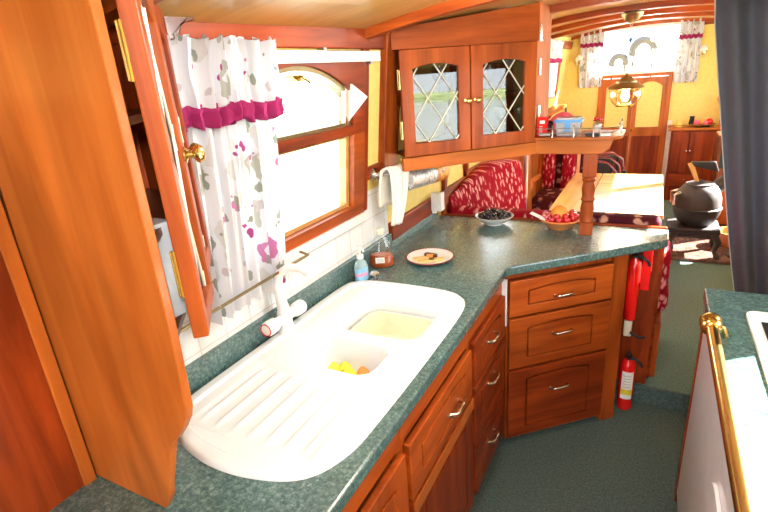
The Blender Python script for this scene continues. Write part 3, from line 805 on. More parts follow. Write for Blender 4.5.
m = MB(); m.lathe([(.010, -.025), (.010, .025)], (0, 0, .010), 12, 'x'); o = m.build('small_tin', 'steel', smooth=True); o.location = (-.435, 2.368, 1.354); tag(o, 'little silver tube lying in front of the red carton', 'tube')

# ------------------------------------------------------------------ left cupboard
def build_left_cupboard():
    ang = math.radians(43)
    O = (-.614, .448)
    # local x along the doors (away from camera), local y into the cupboard
    t = thing('wall_cupboard', 'orange wood wall cupboard with ajar glass doors at the left edge', 'cupboard', (O[0], O[1], 1.303), R90+ang)
    zt = zc(-.7, .5)+.01
    sil = [(-1.044, .0), (-1.044, 2.0), (-.670, 2.0)]
    q = lambda x, z: (x*.922, 1.67-(1.67-z)*.922)
    sil = [(-.985, .913)]+[q(*p) for p in ((-.832, .850), (-.812, .885), (-.800, .925), (-.784, .965), (-.772, 1.00), (-.756, 1.04), (-.735, 1.06), (-.712, 1.088), (-.694, 1.115), (-.685, 1.14), (-.677, 1.30))]+[(-.618, zt), (-.955, zt-.01), (-.985, 1.4)]
    sil[1] = (sil[1][0], .913)
    m = MB(); m.prism([sil], .433, .449, 'y'); m.build('end_panel', 'wood_orange_z', t, world=True, bevel=.002)
    m = MB(); m.box((-1.043, .435, .913), (-.985, .449, 1.80)); m.build('filler_strip', 'wood_dark_z', t, world=True)
    W = .37
    L = W/2
    glazed_door(t, .004, L-.001, .0, .53, 'wood_mid_z', L-.022, .006, th=.024, sw=.034, arch=.025, y=-.012, kz=.50, knob_r=1.25)
    glazed_door(t, L+.002, W-.004, .018, .515, 'wood_red_z', L+.03, W-.006, th=.022, sw=.034, arch=.025, y=-.004, kz=.50, knob_r=1.0)
    # carcass
    c, s = math.cos(R90+ang), math.sin(R90+ang)
    far = (O[0]+W*c, O[1]+W*s)
    poly = [(O[0]-.02, O[1]+.006), (far[0], far[1]), (-.99, far[1]+.01), (-.99, O[1]+.006)]
    for z in (1.305, 1.46, 1.63):
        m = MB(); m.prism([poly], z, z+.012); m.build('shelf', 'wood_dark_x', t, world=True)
    m = MB(); m.prism([[(0, .53), (W, .53), (W, zt-1.303), (0, zt-1.303)]], -.002, .014, 'y'); m.build('header_board', 'wood_red_x', t)
    m = MB(); m.prism([[(-.975, 1.303), (-.975, 1.82), (far[0], 1.82), (far[0], 1.303)]], far[1]-.004, far[1]+.008, 'y'); m.build('side_panel', 'wood_red_z', t, world=True)
    return t
build_left_cupboard()
t = thing('blue_packet', 'pale blue packet seen through the hinge gap of the left cupboard', 'packet', (-.72, .50, 1.318))
m = MB(); m.box((-.05, -.02, 0), (.05, .02, .16)); m.build('packet', 'clear_plastic', t, bevel=.003)
# carved corner bracket over the far door
m = MB(); m.prism([[(0, 0), (.09, 0), (.085, -.02), (.05, -.03), (.03, -.06), (0, -.065)]], -.012, .012, 'x'); o = m.build('carved_bracket', 'wood_dark_z', bevel=.004); o.location = (-.935, .80, 1.835)
tag(o, 'dark carved wooden bracket under the roof above the left cupboard', 'bracket')

# ------------------------------------------------------------------ galley curtain, rail, rod
def curtain(name, label, P0, P1, z0, z1, zband, folds, amp, depthdir, bulge=0, label_group=None, thick=.0, mat='flowered_cloth', hang=None, taper=0):
    """P0->P1 along the top; depthdir the direction folds push out"""
    P0, P1, D = Vector(P0), Vector(P1), Vector(depthdir)
    loc = ((P0+P1)/2); loc = (loc.x, loc.y, z0)
    t = thing(name, label, 'curtain', loc)
    if label_group: t['group'] = label_group
    hang = Vector(hang or (0, 0, 0))
    rnd = random.Random(hash(label) % 1000 if False else len(label))
    ph = [rnd.uniform(-.5, .5) for _ in range(folds*2+2)]
    def off(u, v, a):       # v: 0 top, 1 bottom
        k = u*folds*2*PI
        i = int(u*folds*2)
        p = ph[min(i, len(ph)-1)]*.6
        return a*(math.sin(k)+.45*math.sin(2.3*k+1.1+2*v)+.25*math.sin(5.1*k+.7))*(.55+.45*v if v > .12 else .55+.6*(0.12-v)/.12*.5)
    def pt(u, v, za, zb, a, push):
        q = P0.lerp(P1, u); z = za+(zb-za)*v
        f = (z1-z)/(z1-z0)
        uu = u+.008*math.sin(7*v+9*u)
        q = P0.lerp(P1, .5+(uu-.5)*(1-taper*f))
        d = off(u, f, a)+push
        return (q.x+D.x*d+hang.x*f, q.y+D.y*d+hang.y*f, z+.006*math.sin(u*folds*2*PI*1.3)*(1 if (v < .001 or v > .999) else 0))
    nu = folds*14
    m = MB(); m.grid(lambda u, v: pt(u, v, z1, z0, amp, 0), nu, 26); m.build('drop', mat, t, world=True, smooth=80)
    m = MB(); m.grid(lambda u, v: pt(u, v, z1+.006, zband, amp*1.25, amp*.9+.008*v), nu, 12); va = m.build('valance', mat, t, world=True, smooth=80)
    bh = (z1-z0)*.062
    def bp(u, v): return pt(u, v, zband+.002, zband-bh, amp*1.5, amp*1.0+.010)
    m = MB(); m.grid(bp, nu, 3); m.build('trim_band', 'magenta_cloth', t, world=True, smooth=80, solid=.002)
    return t
curtain('window_curtain', 'white flowered curtain with magenta band over the galley window', (-.938, .765, 0), (-.938, 1.152, 0), 1.075, 1.775, 1.630, 7, .0170, (1, 0, 0), hang=(-.062, 0, 0))
t = thing('curtain_track', 'flat white curtain track above the galley window', 'curtain track', (-.955, 1.45, 1.722))
m = MB(); m.box((-.958, 1.10, 1.722), (-.948, 1.80, 1.757)); m.build('track', 'white_plastic', t, world=True, bevel=.001)
for y in (1.42, 1.72):
    m = MB(); m.box((-.975, y, 1.757 if y < 1.5 else 1.712), (-.948, y+.018, 1.767 if y < 1.5 else 1.722)); m.build('clip', 'steel', t, world=True)
m = MB(); m.tube([(-.972, .66, 1.122), (-.972, 1.235, 1.132), (-1.02, 1.25, 1.134)], .0045, 8); tag(m.build('curtain_rod', 'dull_brass', origin=(-.972, 1.0, 1.13)), 'thin brass rod across the bottom of the galley curtain', 'rod')
m = MB(); m.tube([(-.975, .72, 1.775), (-.975, 1.20, 1.777)], .004, 8); tag(m.build('curtain_rod', 'brass', origin=(-.97, 1.0, 1.77)), 'brass rod carrying the top of the galley curtain', 'rod')

# ------------------------------------------------------------------ towel rail, roll, towel, socket
t = thing('towel_rail', 'chrome rail on the wall right of the galley window', 'rail', (-1.0, 1.80, 1.283))
m = MB(); m.lathe([(.026, 0), (.026, .006), (.016, .010), (.009, .022), (.009, .05)], (-1.012, 1.785, 1.288), 18, 'x'); m.build('rosette', 'chrome', t, world=True, smooth=True)
m = MB(); m.tube([(-.965, 1.785, 1.288), (-.952, 1.80, 1.286), (-.945, 2.40, 1.225)], .006, 10); m.build('bar', 'chrome', t, world=True, smooth=True)
t = thing('kitchen_roll', 'silver patterned wrapped roll hanging under the corner cabinet', 'roll', (-.94, 2.2, 1.15))
ax = Vector((0, 1, -.10)).normalized()
def rolltube(y0, y1, r):
    f = lambda y: (-.94, y, 1.228-(y-1.95)*.10); m = MB(); m.tube([f(y0), f(y1)], r, 24); return m
rolltube(1.93, 2.22, .043).build('roll', 'silver_wrap', t, world=True, smooth=True)
rolltube(2.221, 2.37, .044).build('roll_end', 'orange_wrap', t, world=True, smooth=True)
def build_towel():
    m = MB()
    def f(u, v):
        # v runs from front hem over the bar to the back hem
        w = .17*(1+.05*math.sin(6*v)); y = 1.765+w*u
        prof = [(-.935, 1.075), (-.925, 1.16), (-.925, 1.25), (-.930, 1.300), (-.945, 1.315), (-.968, 1.300), (-.978, 1.24), (-.982, 1.15)]
        s = v*(len(prof)-1); i = min(int(s), len(prof)-2); fr = s-i
        x = prof[i][0]*(1-fr)+prof[i+1][0]*fr; z = prof[i][1]*(1-fr)+prof[i+1][1]*fr
        x += .008*math.sin(u*13+v*3)*(1 if v < .6 else .3)
        z -= (y-1.80)*.10 + (.10*(u**1.5) if v < .05 else 0)*0
        if v < .45: y = 1.765+w*(u*(1-.45*(1-v/.45)))
        return (x, y, z)
    m.grid(f, 20, 34)
    tag(m.build('hand_towel', 'towel_cloth', smooth=80, solid=.010, origin=(-.94, 1.88, 1.1)), 'cream towelling mitt draped over the chrome rail', 'towel')
build_towel()
t = thing('wall_socket', 'white square socket box on the wooden dado rail', 'socket', (-1.0, 2.47, .965))
m = MB(); m.box((-1.022, 2.40, .965), (-.962, 2.45, 1.062)); m.build('box', 'white_plastic', t, world=True, bevel=.004)
m = MB(); m.box((-1.020, 2.41, .950), (-1.000, 2.43, .965)); m.build('cable_entry', 'white_plastic', t, world=True)

# ------------------------------------------------------------------ small things on the worktop
t = thing('soap_dispenser', 'clear hand soap pump bottle with pink and blue label', 'soap bottle', (-.972, 1.555, TOPZ))
m = MB(); m.M = Matrix.Scale(.72, 4, (1, 0, 0)); m.lathe([(.030, 0), (.034, .006), (.034, .062), (.028, .078), (.013, .088), (.013, .094)], (0, 0, 0), 24); m.build('bottle', 'soap_liquid', t, smooth=True)
m = MB(); m.lathe([(.014, .094), (.014, .108), (.005, .110), (.005, .130), (.010, .132), (.010, .142), (.004, .143)], (0, 0, 0), 14); m.tube([(0, 0, .137), (.022, -.012, .136), (.027, -.015, .130)], .0045, 8); m.build('pump', 'white_plastic', t, smooth=True)
def wrap(parent, rx, ry, z0, z1, a0, a1, mt, nm):
    m = MB(); m.grid(lambda u, v: (rx*math.cos(a0+(a1-a0)*u), ry*math.sin(a0+(a1-a0)*u), z0+(z1-z0)*v), 12, 1); return m.build(nm, mt, parent, smooth=True)
l = wrap(t, .0252, .0345, .010, .060, -2.0, .6, 'label_blue', 'label'); l['label'] = 'blue printed label'
l = wrap(t, .0258, .0351, .028, .040, -2.0, .2, 'label_pink', 'label_band'); l['label'] = 'pink stripe'
t = thing('detergent_bottle', 'flared clear bottle half full of amber washing-up liquid', 'bottle', (-.965, 1.715, TOPZ), .5)
def flat(profile, sy=.55):
    m = MB(); m.M = Matrix.Scale(sy, 4, (0, 1, 0)); m.lathe(profile, (0, 0, 0), 28); return m
flat([(.045, 0), (.053, .006), (.055, .03), (.050, .07), (.036, .11), (.018, .140), (.013, .15)]).build('bottle', 'bottle_glass', t, smooth=True)
flat([(.043, .002), (.050, .007), (.051, .03), (.0455, .058)]).build('amber_liquid', 'amber_liquid', t, smooth=True)
m = MB(); m.lathe([(.015, .145), (.016, .150), (.016, .165), (.012, .170)], (0, 0, 0), 16); m.build('cap', 'cream_plastic', t, smooth=True)
m = MB(); m.box((-.026, -.0300, .026), (.012, -.0285, .050)); m.build('label', 'paper', t)
m = MB()
for k in range(3): m.box((-.022, -.0308, .031+.006*k), (.008, -.0301, .033+.006*k))
m.build('label_print', 'grey_paint', t)
t = thing('overflow_knob', 'small chrome overflow knob at the back corner of the sink', 'knob', (-.925, 1.575, TOPZ))
m = MB(); m.lathe([(.020, 0), (.020, .004), (.008, .008), (.008, .016), (.018, .020), (.020, .028), (.014, .034)], (0, 0, 0), 18); m.build('knob', 'chrome', t, smooth=True)
t = thing('side_plate', 'round white plate with dark red rim holding biscuits', 'plate', (-.80, 1.845, TOPZ))
m = MB(); m.lathe([(.055, 0), (.060, .002), (.085, .010), (.103, .015), (.103, .018), (.083, .0135), (.060, .006), (.001, .005)], (0, 0, 0), 40, cap=True); m.build('dish', 'china', t, smooth=True)
m = MB(); m.lathe([(.0985, .0172), (.1035, .0150), (.1045, .0170), (.1035, .0190), (.0985, .0182)], (0, 0, 0), 40, cap=False); m.build('rim', 'maroon_china', t, smooth=True)
for i, (dx, dy, a, mt, lb) in enumerate(((-.035, -.022, .5, 'biscuit', 'golden finger biscuit nearest the bottles on the plate'), (.0, -.040, .55, 'biscuit', 'golden finger biscuit at the front of the plate'), (.035, -.015, .65, 'biscuit', 'golden finger biscuit at the right of the plate'), (-.005, .022, -.1, 'chocolate', 'dark chocolate biscuit at the back of the plate'), (.0, -.002, .2, 'scrap_orange', 'small orange biscuit in the middle of the plate'))):
    m = MB(); w, h = ((.034, .012) if i < 3 else ((.030, .013) if i == 3 else (.014, .009)))
    m.prism([rrect(-w, w, -h, h, h*.8, 4)], 0, .009 if i != 3 else .013)
    o = m.build('biscuit', mt, bevel=.002, smooth=40); o.location = (-.80+dx, 1.845+dy, TOPZ+.0065+(.009 if i == 4 else 0)); o.rotation_euler = (0, 0, a)
    tag(o, lb, 'biscuit')
# white bowl of dark cherries
bx, by = -.683, 2.425
t = thing('fruit_bowl', 'shallow white bowl heaped with dark cherries', 'bowl', (bx, by, TOPZ))
m = MB(); m.lathe([(.040, 0), (.042, .004), (.040, .006), (.070, .018), (.092, .040), (.097, .046), (.094, .047), (.068, .024), (.035, .010), (.001, .009)], (0, 0, 0), 36); m.build('dish', 'china', t, smooth=True)
m = MB(); m.ball((0, 0, 0), .0095, 10); ch = m.build('cherry', 'cherry_dark', smooth=True)
rnd = random.Random(3); first = True
lay = [(.030, 4, .020), (.052, 12, .030), (.076, 20, .043), (.056, 16, .050), (.036, 11, .056), (.018, 5, .064), (.046, 10, .060), (.006, 2, .074)]
for R, n, h in lay:
    for k in range(n):
        a = 2*PI*k/n+rnd.uniform(-.12, .12); rr = R+rnd.uniform(-.004, .004)
        o = ch if first else ch.copy()
        if not first: COL.objects.link(o)
        first = False
        o.location = (bx+rr*math.cos(a), by+rr*math.sin(a), TOPZ+h+rnd.uniform(-.002, .003))
        tag(o, 'dark glossy cherry heaped in the shallow white bowl', 'cherry', 'dark cherries in the white bowl')
# terracotta dish with paper, orange and red fruit
bx, by = -.362, 2.43
t = thing('fruit_dish', 'terracotta dish of red fruit beside the turned post', 'dish', (bx, by, TOPZ))
m = MB(); m.lathe([(.045, 0), (.048, .004), (.078, .030), (.094, .046), (.090, .047), (.070, .028), (.040, .010), (.001, .009)], (0, 0, 0), 36); m.build('dish', 'terracotta', t, smooth=True)
m = MB(); m.grid(lambda u, v: (-.135+.075*u+.02*v, -.045+.075*v-.01*u, .076-.030*u+.008*math.sin(5*v)-.012*v), 8, 8)
m.build('paper_napkin', 'paper', t, smooth=True, solid=.0012)
m = MB(); m.lathe([(.096, .047), (.090, .052), (.084, .046)], (0, 0, 0), 36, cap=False); m.build('rolled_rim', 'terracotta', t, smooth=True)
m = MB(); m.ball((0, 0, 0), .043, 24, .041); o = m.build('peach', 'fruit_orange', smooth=True); o.location = (bx-.002, by+.016, TOPZ+.070); tag(o, 'large round orange fruit on top of the red ones in the terracotta dish', 'fruit')
m = MB(); m.lathe([(.001, -.017), (.010, -.015), (.0165, -.006), (.0175, .003), (.014, .012), (.006, .015), (.001, .012)], (0, 0, 0), 16); ch = m.build('tomato', 'fruit_red', smooth=True)
first = True
for x, y, z in ((-.060, -.020, .050), (-.028, -.050, .050), (.006, -.058, .052), (.040, -.045, .052), (.064, -.015, .054), (.070, .020, .055), (.045, .050, .055), (-.055, .030, .052), (-.010, -.030, .062), (.030, -.020, .063), (.060, .0, .068), (-.02, .058, .050), (-.045, -.045, .040), (.015, -.040, .036), (.055, .030, .072)):
    o = ch if first else ch.copy()
    if not first: COL.objects.link(o)
    first = False; o.location = (bx+x, by+y, TOPZ+z); tag(o, 'small shiny red fruit in the terracotta dish', 'fruit', 'red fruit in the terracotta dish')

# ------------------------------------------------------------------ cooker side
def build_cooker():
    t = thing('range_cooker', 'white enamel range cooker with brass front rail at the right edge', 'cooker', (.50, 1.10, 0))
    m = MB(); m.box((.235, .62, .09), (.84, 1.80, .870)); m.build('body', 'off_white_enamel', t, world=True, bevel=.006)
    m = MB(); m.prism([rrect(.68, 1.22, .22, .70, .10, 8)], .208, .2175, 'x'); d = m.build('oven_door', 'off_white_enamel', t, world=True, bevel=.003)
    m = MB(); m.prism([rrect(.74, 1.16, .28, .62, .12, 8)], .204, .2078, 'x'); m.build('oven_window', 'dark_window_glass', d, world=True)
    m = MB(); m.box((.205, .60, .870), (.85, 1.862, .910)); m.build('top_surround', 'green_laminate', t, world=True, bevel=.004)
    m = MB(); m.prism([rrect(.30, .82, .70, 1.70, .03)], .908, .918); m.build('hob_tray', 'white_plastic', t, world=True, bevel=.002)
    m = MB(); m.box((.33, .75, .918), (.80, 1.62, .921)); m.build('hob_plate', 'black', t, world=True)
    m = MB(); m.tube([(.198, .60, .945), (.196, 1.50, .945)], .0165, 18); r = m.build('towel_bar', 'brass', t, world=True, smooth=True)
    for y in (1.49,):
        m = MB(); m.lathe([(.017, -.012), (.025, -.006), (.027, .004), (.022, .010), (.022, .020), (.028, .026), (.028, .040), (.021, .048), (.012, .052)], (.196, y, .945), 20, 'y'); m.build('bar_finial', 'brass', r, world=True, smooth=True)
        m = MB(); m.tube([(.196, y+.02, .945), (.225, y+.02, .94), (.235, y+.02, .912)], .008, 10); m.build('bar_bracket', 'brass', r, world=True, smooth=True)
    m = MB(); m.box((.215, 1.825, .0), (.84, 1.86, .870)); m.build('end_panel', 'wood_red_z', t, world=True, bevel=.002)
    m = MB(); m.box((.245, .62, .0), (.26, 1.80, .09)); m.build('plinth', 'wood_red_x', t, world=True)
    m = MB(); m.box((.218, .62, .05), (.234, 1.822, .869)); m.build('front_sheet', 'off_white_enamel', t, world=True)
build_cooker()

# ------------------------------------------------------------------ saloon furniture
def cushion(t, name, a, b, mat, r=.03, world=True, puff=.012):
    m = MB(); (x0, y0, z0), (x1, y1, z1) = a, b
    n = 8
    m.box(a, b)
    o = m.build(name, mat, t, world=world); md = o.modifiers.new('bevel', 'BEVEL'); md.width = r; md.segments = 5
    for p in o.data.polygons: p.use_smooth = True
    return o
def build_table():
    t = thing('dining_table', 'pale varnished folding dining table in the sunlit saloon', 'table', (-.24, 4.08, .10))
    m = MB(); m.box((-.36, 3.44, .693), (.105, 4.73, .72)); m.build('table_top', 'wood_pale_x', t, world=True, bevel=.004)
    m = MB(); m.box((-.59, 3.44, .693), (-.364, 4.73, .72)); m.build('table_leaf', 'wood_pale_y', t, world=True, bevel=.004)
    m = MB(); m.box((-.50, 3.50, .64), (.05, 4.66, .692)); m.build('apron', 'wood_mid_x', t, world=True)
    for x in (-.42, -.03):
        for y in (3.6, 4.5):
            m = MB(); m.lathe([(.025, .10), (.025, .16), (.018, .2), (.024, .4), (.018, .6), (.026, .64)], (x, y, 0), 12); m.build('leg', 'wood_mid_z', t, world=True, smooth=True)
build_table()
def build_settee():
    t = thing('corner_settee', 'red upholstered settee along the left cabin side behind the peninsula', 'settee', (-.80, 3.0, .10))
    m = MB(); m.box((-1.02, 3.01, .10), (-.60, 3.46, .42)); m.build('base', 'wood_mid_y', t, world=True)
    cushion(t, 'seat_cushion', (-1.0, 3.01, .42), (-.58, 3.46, .56), 'red_upholstery')
    # back cushion swelling out of the corner
    path = [(-1.012, 2.67, .965), (-.995, 2.80, .99), (-.95, 3.0, 1.03), (-.89, 3.28, 1.06), (-.80, 3.48, 1.045)]
    def bc(u, v):
        k = u*(len(path)-1); i = min(int(k), len(path)-2); f = k-i
        p = [path[i][c]*(1-f)+path[i+1][c]*f for c in range(3)]
        z = .56+(p[2]-.56)*min(1, v/.8); lean = .05*(1-v/.8) if v < .8 else 0
        x = p[0]+lean+.02*math.sin(PI*min(1, v/.8)) if v <= .8 else p[0]+(-1.02-p[0])*(v-.8)/.2
        if v > .8: z += .012*math.sin(PI*(v-.8)/.2)
        return (x, p[1], z)
    m = MB(); m.grid(bc, 16, 20)
    e0 = [m.v(bc(1, j/20)) for j in range(21)]+[m.v((-1.02, 3.48, .56))]; m.face(e0)
    e1 = [m.v(bc(0, j/20)) for j in range(21)]+[m.v((-1.02, 2.67, .56))]; m.face(e1)
    m.build('back_cushion', 'red_upholstery', t, world=True, smooth=50)
    t = thing('dinette_bench', 'maroon floral bench backing on to the peninsula worktop', 'bench', (-.45, 2.7, .10))
    m = MB(); m.box((-1.0, 2.528, .10), (.10, 2.552, .915)); m.build('bench_back', 'wood_red_x', t, world=True, bevel=.004)
    m = MB(); m.box((-1.0, 2.552, .10), (.125, 2.99, .40)); m.build('bench_base', 'wood_mid_z', t, world=True)
    cushion(t, 'back_cushion', (-.98, 2.556, .56), (-.37, 2.66, .940), 'red_upholstery_front')
    o = cushion(t, 'back_cushion', (-.36, 2.556, .56), (.075, 2.66, .945), 'maroon_floral'); o['label'] = 'dark maroon floral back cushion'
    cushion(t, 'seat_cushion', (-1.0, 2.665, .40), (.150, 3.0, .555), 'red_upholstery_front', .05)
    cushion(t, 'side_bolster', (.02, 2.56, .50), (.135, 2.80, .80), 'red_upholstery_front', .05)
build_settee()
m = MB(); m.M = Matrix.Translation((-.70, 2.86, .74)) @ Matrix.Rotation(.5, 4, 'Z') @ Matrix.Rotation(.9, 4, 'X')
m.box((-.16, -.045, -.14), (.16, .045, .14)); o = m.build('scatter_cushion', 'maroon_floral', origin=(-.70, 2.86, .60)); md = o.modifiers.new('b', 'BEVEL'); md.width = .04; md.segments = 5
for p in o.data.polygons: p.use_smooth = True
tag(o, 'dark maroon scatter cushion tipped against the red settee back', 'cushion')
m = MB(); m.tube([(-.775, 3.55, .10), (-.775, 3.55, 1.12)], .016, 12); m.tube([(-.775, 3.55, 1.10), (-.775, 3.55, 1.14)], .02, 12)
tag(m.build('settee_pole', 'steel', smooth=True, origin=(-.775, 3.55, .10)), 'slim grey upright pole at the forward end of the red settee', 'pole')
def build_armchair():
    t = thing('wooden_armchair', 'wooden framed armchair with red patterned cushions beyond the settee', 'armchair', (-.74, 4.6, .10))
    def sq(pts, w, nm, mt='wood_orange_z'):
        m = MB(); m.tube(pts, w, 4); return m.build(nm, mt, t, world=True)
    for x in (-.945, -.61):
        sq([(x, 4.45, .10), (x, 4.47, .55)], .026, 'leg'); sq([(x, 4.95, .10), (x, 4.92, .50), (x+.0, 5.02, .98)], .026, 'back_post')
        sq([(x, 4.42, .60), (x, 4.55, .66), (x, 4.95, .64)], .028, 'arm')
    sq([(-.945, 4.45, .40), (-.61, 4.45, .40)], .03, 'seat_rail'); sq([(-.945, 5.02, .96), (-.61, 5.02, .96)], .028, 'back_rail'); sq([(-.96, 4.42, .10), (-.93, 4.42, .42), (-.965, 4.45, .95)], .030, 'front_frame')
    cushion(t, 'seat_cushion', (-.92, 4.45, .42), (-.64, 4.92, .54), 'maroon_floral')
    for a, b in ((-.915, -.80), (-.74, -.62)):
        m = MB(); m.hexa([(a, 4.86, .52), (b, 4.86, .52), (b, 4.94, .50), (a, 4.94, .50), (a, 4.96, .96), (b, 4.96, .96), (b, 5.03, .95), (a, 5.03, .95)])
        o = m.build('back_cushion', 'red_upholstery_front', t, world=True); md = o.modifiers.new('b', 'BEVEL'); md.width = .03; md.segments = 4
        for p in o.data.polygons: p.use_smooth = True
    m = MB(); m.hexa([(-.93, 4.95, .50), (-.54, 4.95, .50), (-.54, 4.97, .50), (-.93, 4.97, .50), (-.93, 5.03, .94), (-.54, 5.03, .94), (-.54, 5.05, .94), (-.93, 5.05, .94)]); m.build('back_panel', 'maroon_floral', t, world=True)
build_armchair()
def build_bentwood():
    t = thing('bentwood_chair', 'dark bentwood rocking chair with curved arms beyond the table', 'chair', (-.45, 5.35, .10))
    m = MB()
    for k, (dx, dz) in enumerate(((0, 0), (-.06, -.06), (-.12, -.12))):
        pts = [(-.80+.02*k, 5.35, .62+dz), (-.62, 5.33, .72+dz), (-.45, 5.32, .79+dz*.6), (-.33+dx*.3, 5.32, .80+dz*.8), (-.24+dx*.4, 5.32, .74+dz), (-.22+dx*.4, 5.34, .64+dz)]
        m.tube(pts, .013, 8)
    m.build('curved_arm', 'maroon_china', t, world=True, smooth=True)
    m = MB(); m.tube([(-.80, 5.5, .10), (-.80, 5.5, .62)], .014); m.tube([(-.22, 5.5, .10), (-.22, 5.4, .62)], .014); m.tube([(-.30, 5.7, .10), (-.30, 5.6, .72)], .014); m.tube([(-.75, 5.7, .10), (-.75, 5.6, .72)], .014); m.build('frame', 'black', t, world=True)
    cushion(t, 'seat_cushion', (-.78, 5.28, .42), (-.26, 5.70, .54), 'maroon_floral'); 
    m = MB(); m.hexa([(-.80, 5.34, .54), (-.34, 5.34, .54), (-.34, 5.42, .54), (-.80, 5.42, .54), (-.78, 5.36, .66), (-.30, 5.36, .78), (-.30, 5.42, .78), (-.78, 5.42, .66)]); m.build('backrest', 'black', t, world=True, bevel=.02)
build_bentwood()
def build_stove():
    x, y = .365, 4.55
    m = MB(); m.box((.17, 4.36, .10), (.84, 5.10, .125)); tag(m.build('stove_hearth', 'hearth_tile', bevel=.004, origin=(.5, 4.7, .10)), 'dark tiled hearth slab under the cast-iron stove', 'hearth')
    t = thing('pot_bellied_stove', 'black cast-iron pot-bellied stove on the hearth', 'stove', (x, y, .125))
    z = -.125
    m = MB(); m.lathe([(.10, .36+z), (.135, .40+z), (.160, .455+z), (.170, .495+z), (.172, .505+z), (.164, .512+z), (.160, .58+z), (.140, .64+z), (.115, .675+z), (.10, .684+z)], (0, 0, 0), 32); m.build('belly', 'cast_iron', t, smooth=35)
    m = MB(); m.lathe([(.100, .684+z), (.100, .694+z), (.03, .70+z), (.012, .72+z)], (0, 0, 0), 28); m.build('lid', 'cast_iron', t, smooth=35)
    m = MB(); m.box((-.20, -.15, .315+z), (.17, .15, .36+z)); m.box((-.13, -.12, .27+z), (.13, .12, .315+z)); m.build('ash_base', 'cast_iron', t, bevel=.012)
    for sx, sy in ((-1, -1), (1, -1), (-1, 1), (1, 1)):
        m = MB(); m.tube([(sx*.13, sy*.11, .32+z), (sx*.165, sy*.13, .25+z), (sx*.145, sy*.12, .18+z), (sx*.175, sy*.14, .125+z)], [.028, .024, .016, .024], 10); m.build('leg', 'cast_iron', t, smooth=True)
    for a in (3.6, 3.0):
        m = MB(); m.tube([(.145*math.cos(a), .145*math.sin(a), .63+z), (.19*math.cos(a), .19*math.sin(a), .61+z), (.185*math.cos(a), .185*math.sin(a), .53+z)], .012, 8); m.build('lug', 'steel', t, smooth=True)
    m = MB(); m.tube([(.10, .10, .62+z), (.20, .16, .70+z), (.22, .18, .90+z), (.22, .18, 1.86+z)], .055, 20); m.build('flue_pipe', 'cast_iron', t, smooth=True)
    # things on it
    t = thing('hearth_brush', 'pale wooden handled brush with black bristles on the stove lid', 'brush', (x-.03, y-.02, .71))
    m = MB(); m.hexa([(-.01, -.01, .0), (.02, -.01, .0), (.02, .01, .0), (-.01, .01, .0), (-.075, -.012, .14), (-.035, -.012, .15), (-.035, .012, .15), (-.075, .012, .14)]); m.build('wooden_handle', 'wood_pale_z', t, bevel=.004)
    m = MB(); m.hexa([(-.03, -.02, .12), (.14, -.02, .08), (.14, .02, .08), (-.03, .02, .12), (-.055, -.02, .155), (.11, -.02, .16), (.11, .02, .16), (-.055, .02, .155)]); m.build('bristle_head', 'black', t, bevel=.01)
    t = thing('companion_set', 'set of pale handled fire irons right of the stove', 'fire irons', (.68, 4.50, .125))
    m = MB(); m.lathe([(.07, 0), (.07, .015), (.012, .02), (.012, .06)], (0, 0, 0), 18); m.build('stand', 'black', t, smooth=True)
    for k in range(4):
        dx = -.05+.033*k; m = MB(); m.tube([(dx, 0, .05), (dx*1.2, 0, .38)], .005, 8); r = m.build('iron', 'brass', t, smooth=True)
        m = MB(); m.tube([(dx*1.2, 0, .30), (dx*1.25, 0, .46)], .009, 8); m.build('handle', 'cream_plastic', r, smooth=True)
    t = thing('log_basket', 'orange wicker basket beside the stove on the hearth', 'basket', (.67, 4.80, .125))
    m = MB(); m.lathe([(.09, 0), (.12, .10), (.125, .12), (.115, .12), (.085, .01)], (0, 0, 0), 20); m.build('basket', 'terracotta', t, smooth=True)
build_stove()
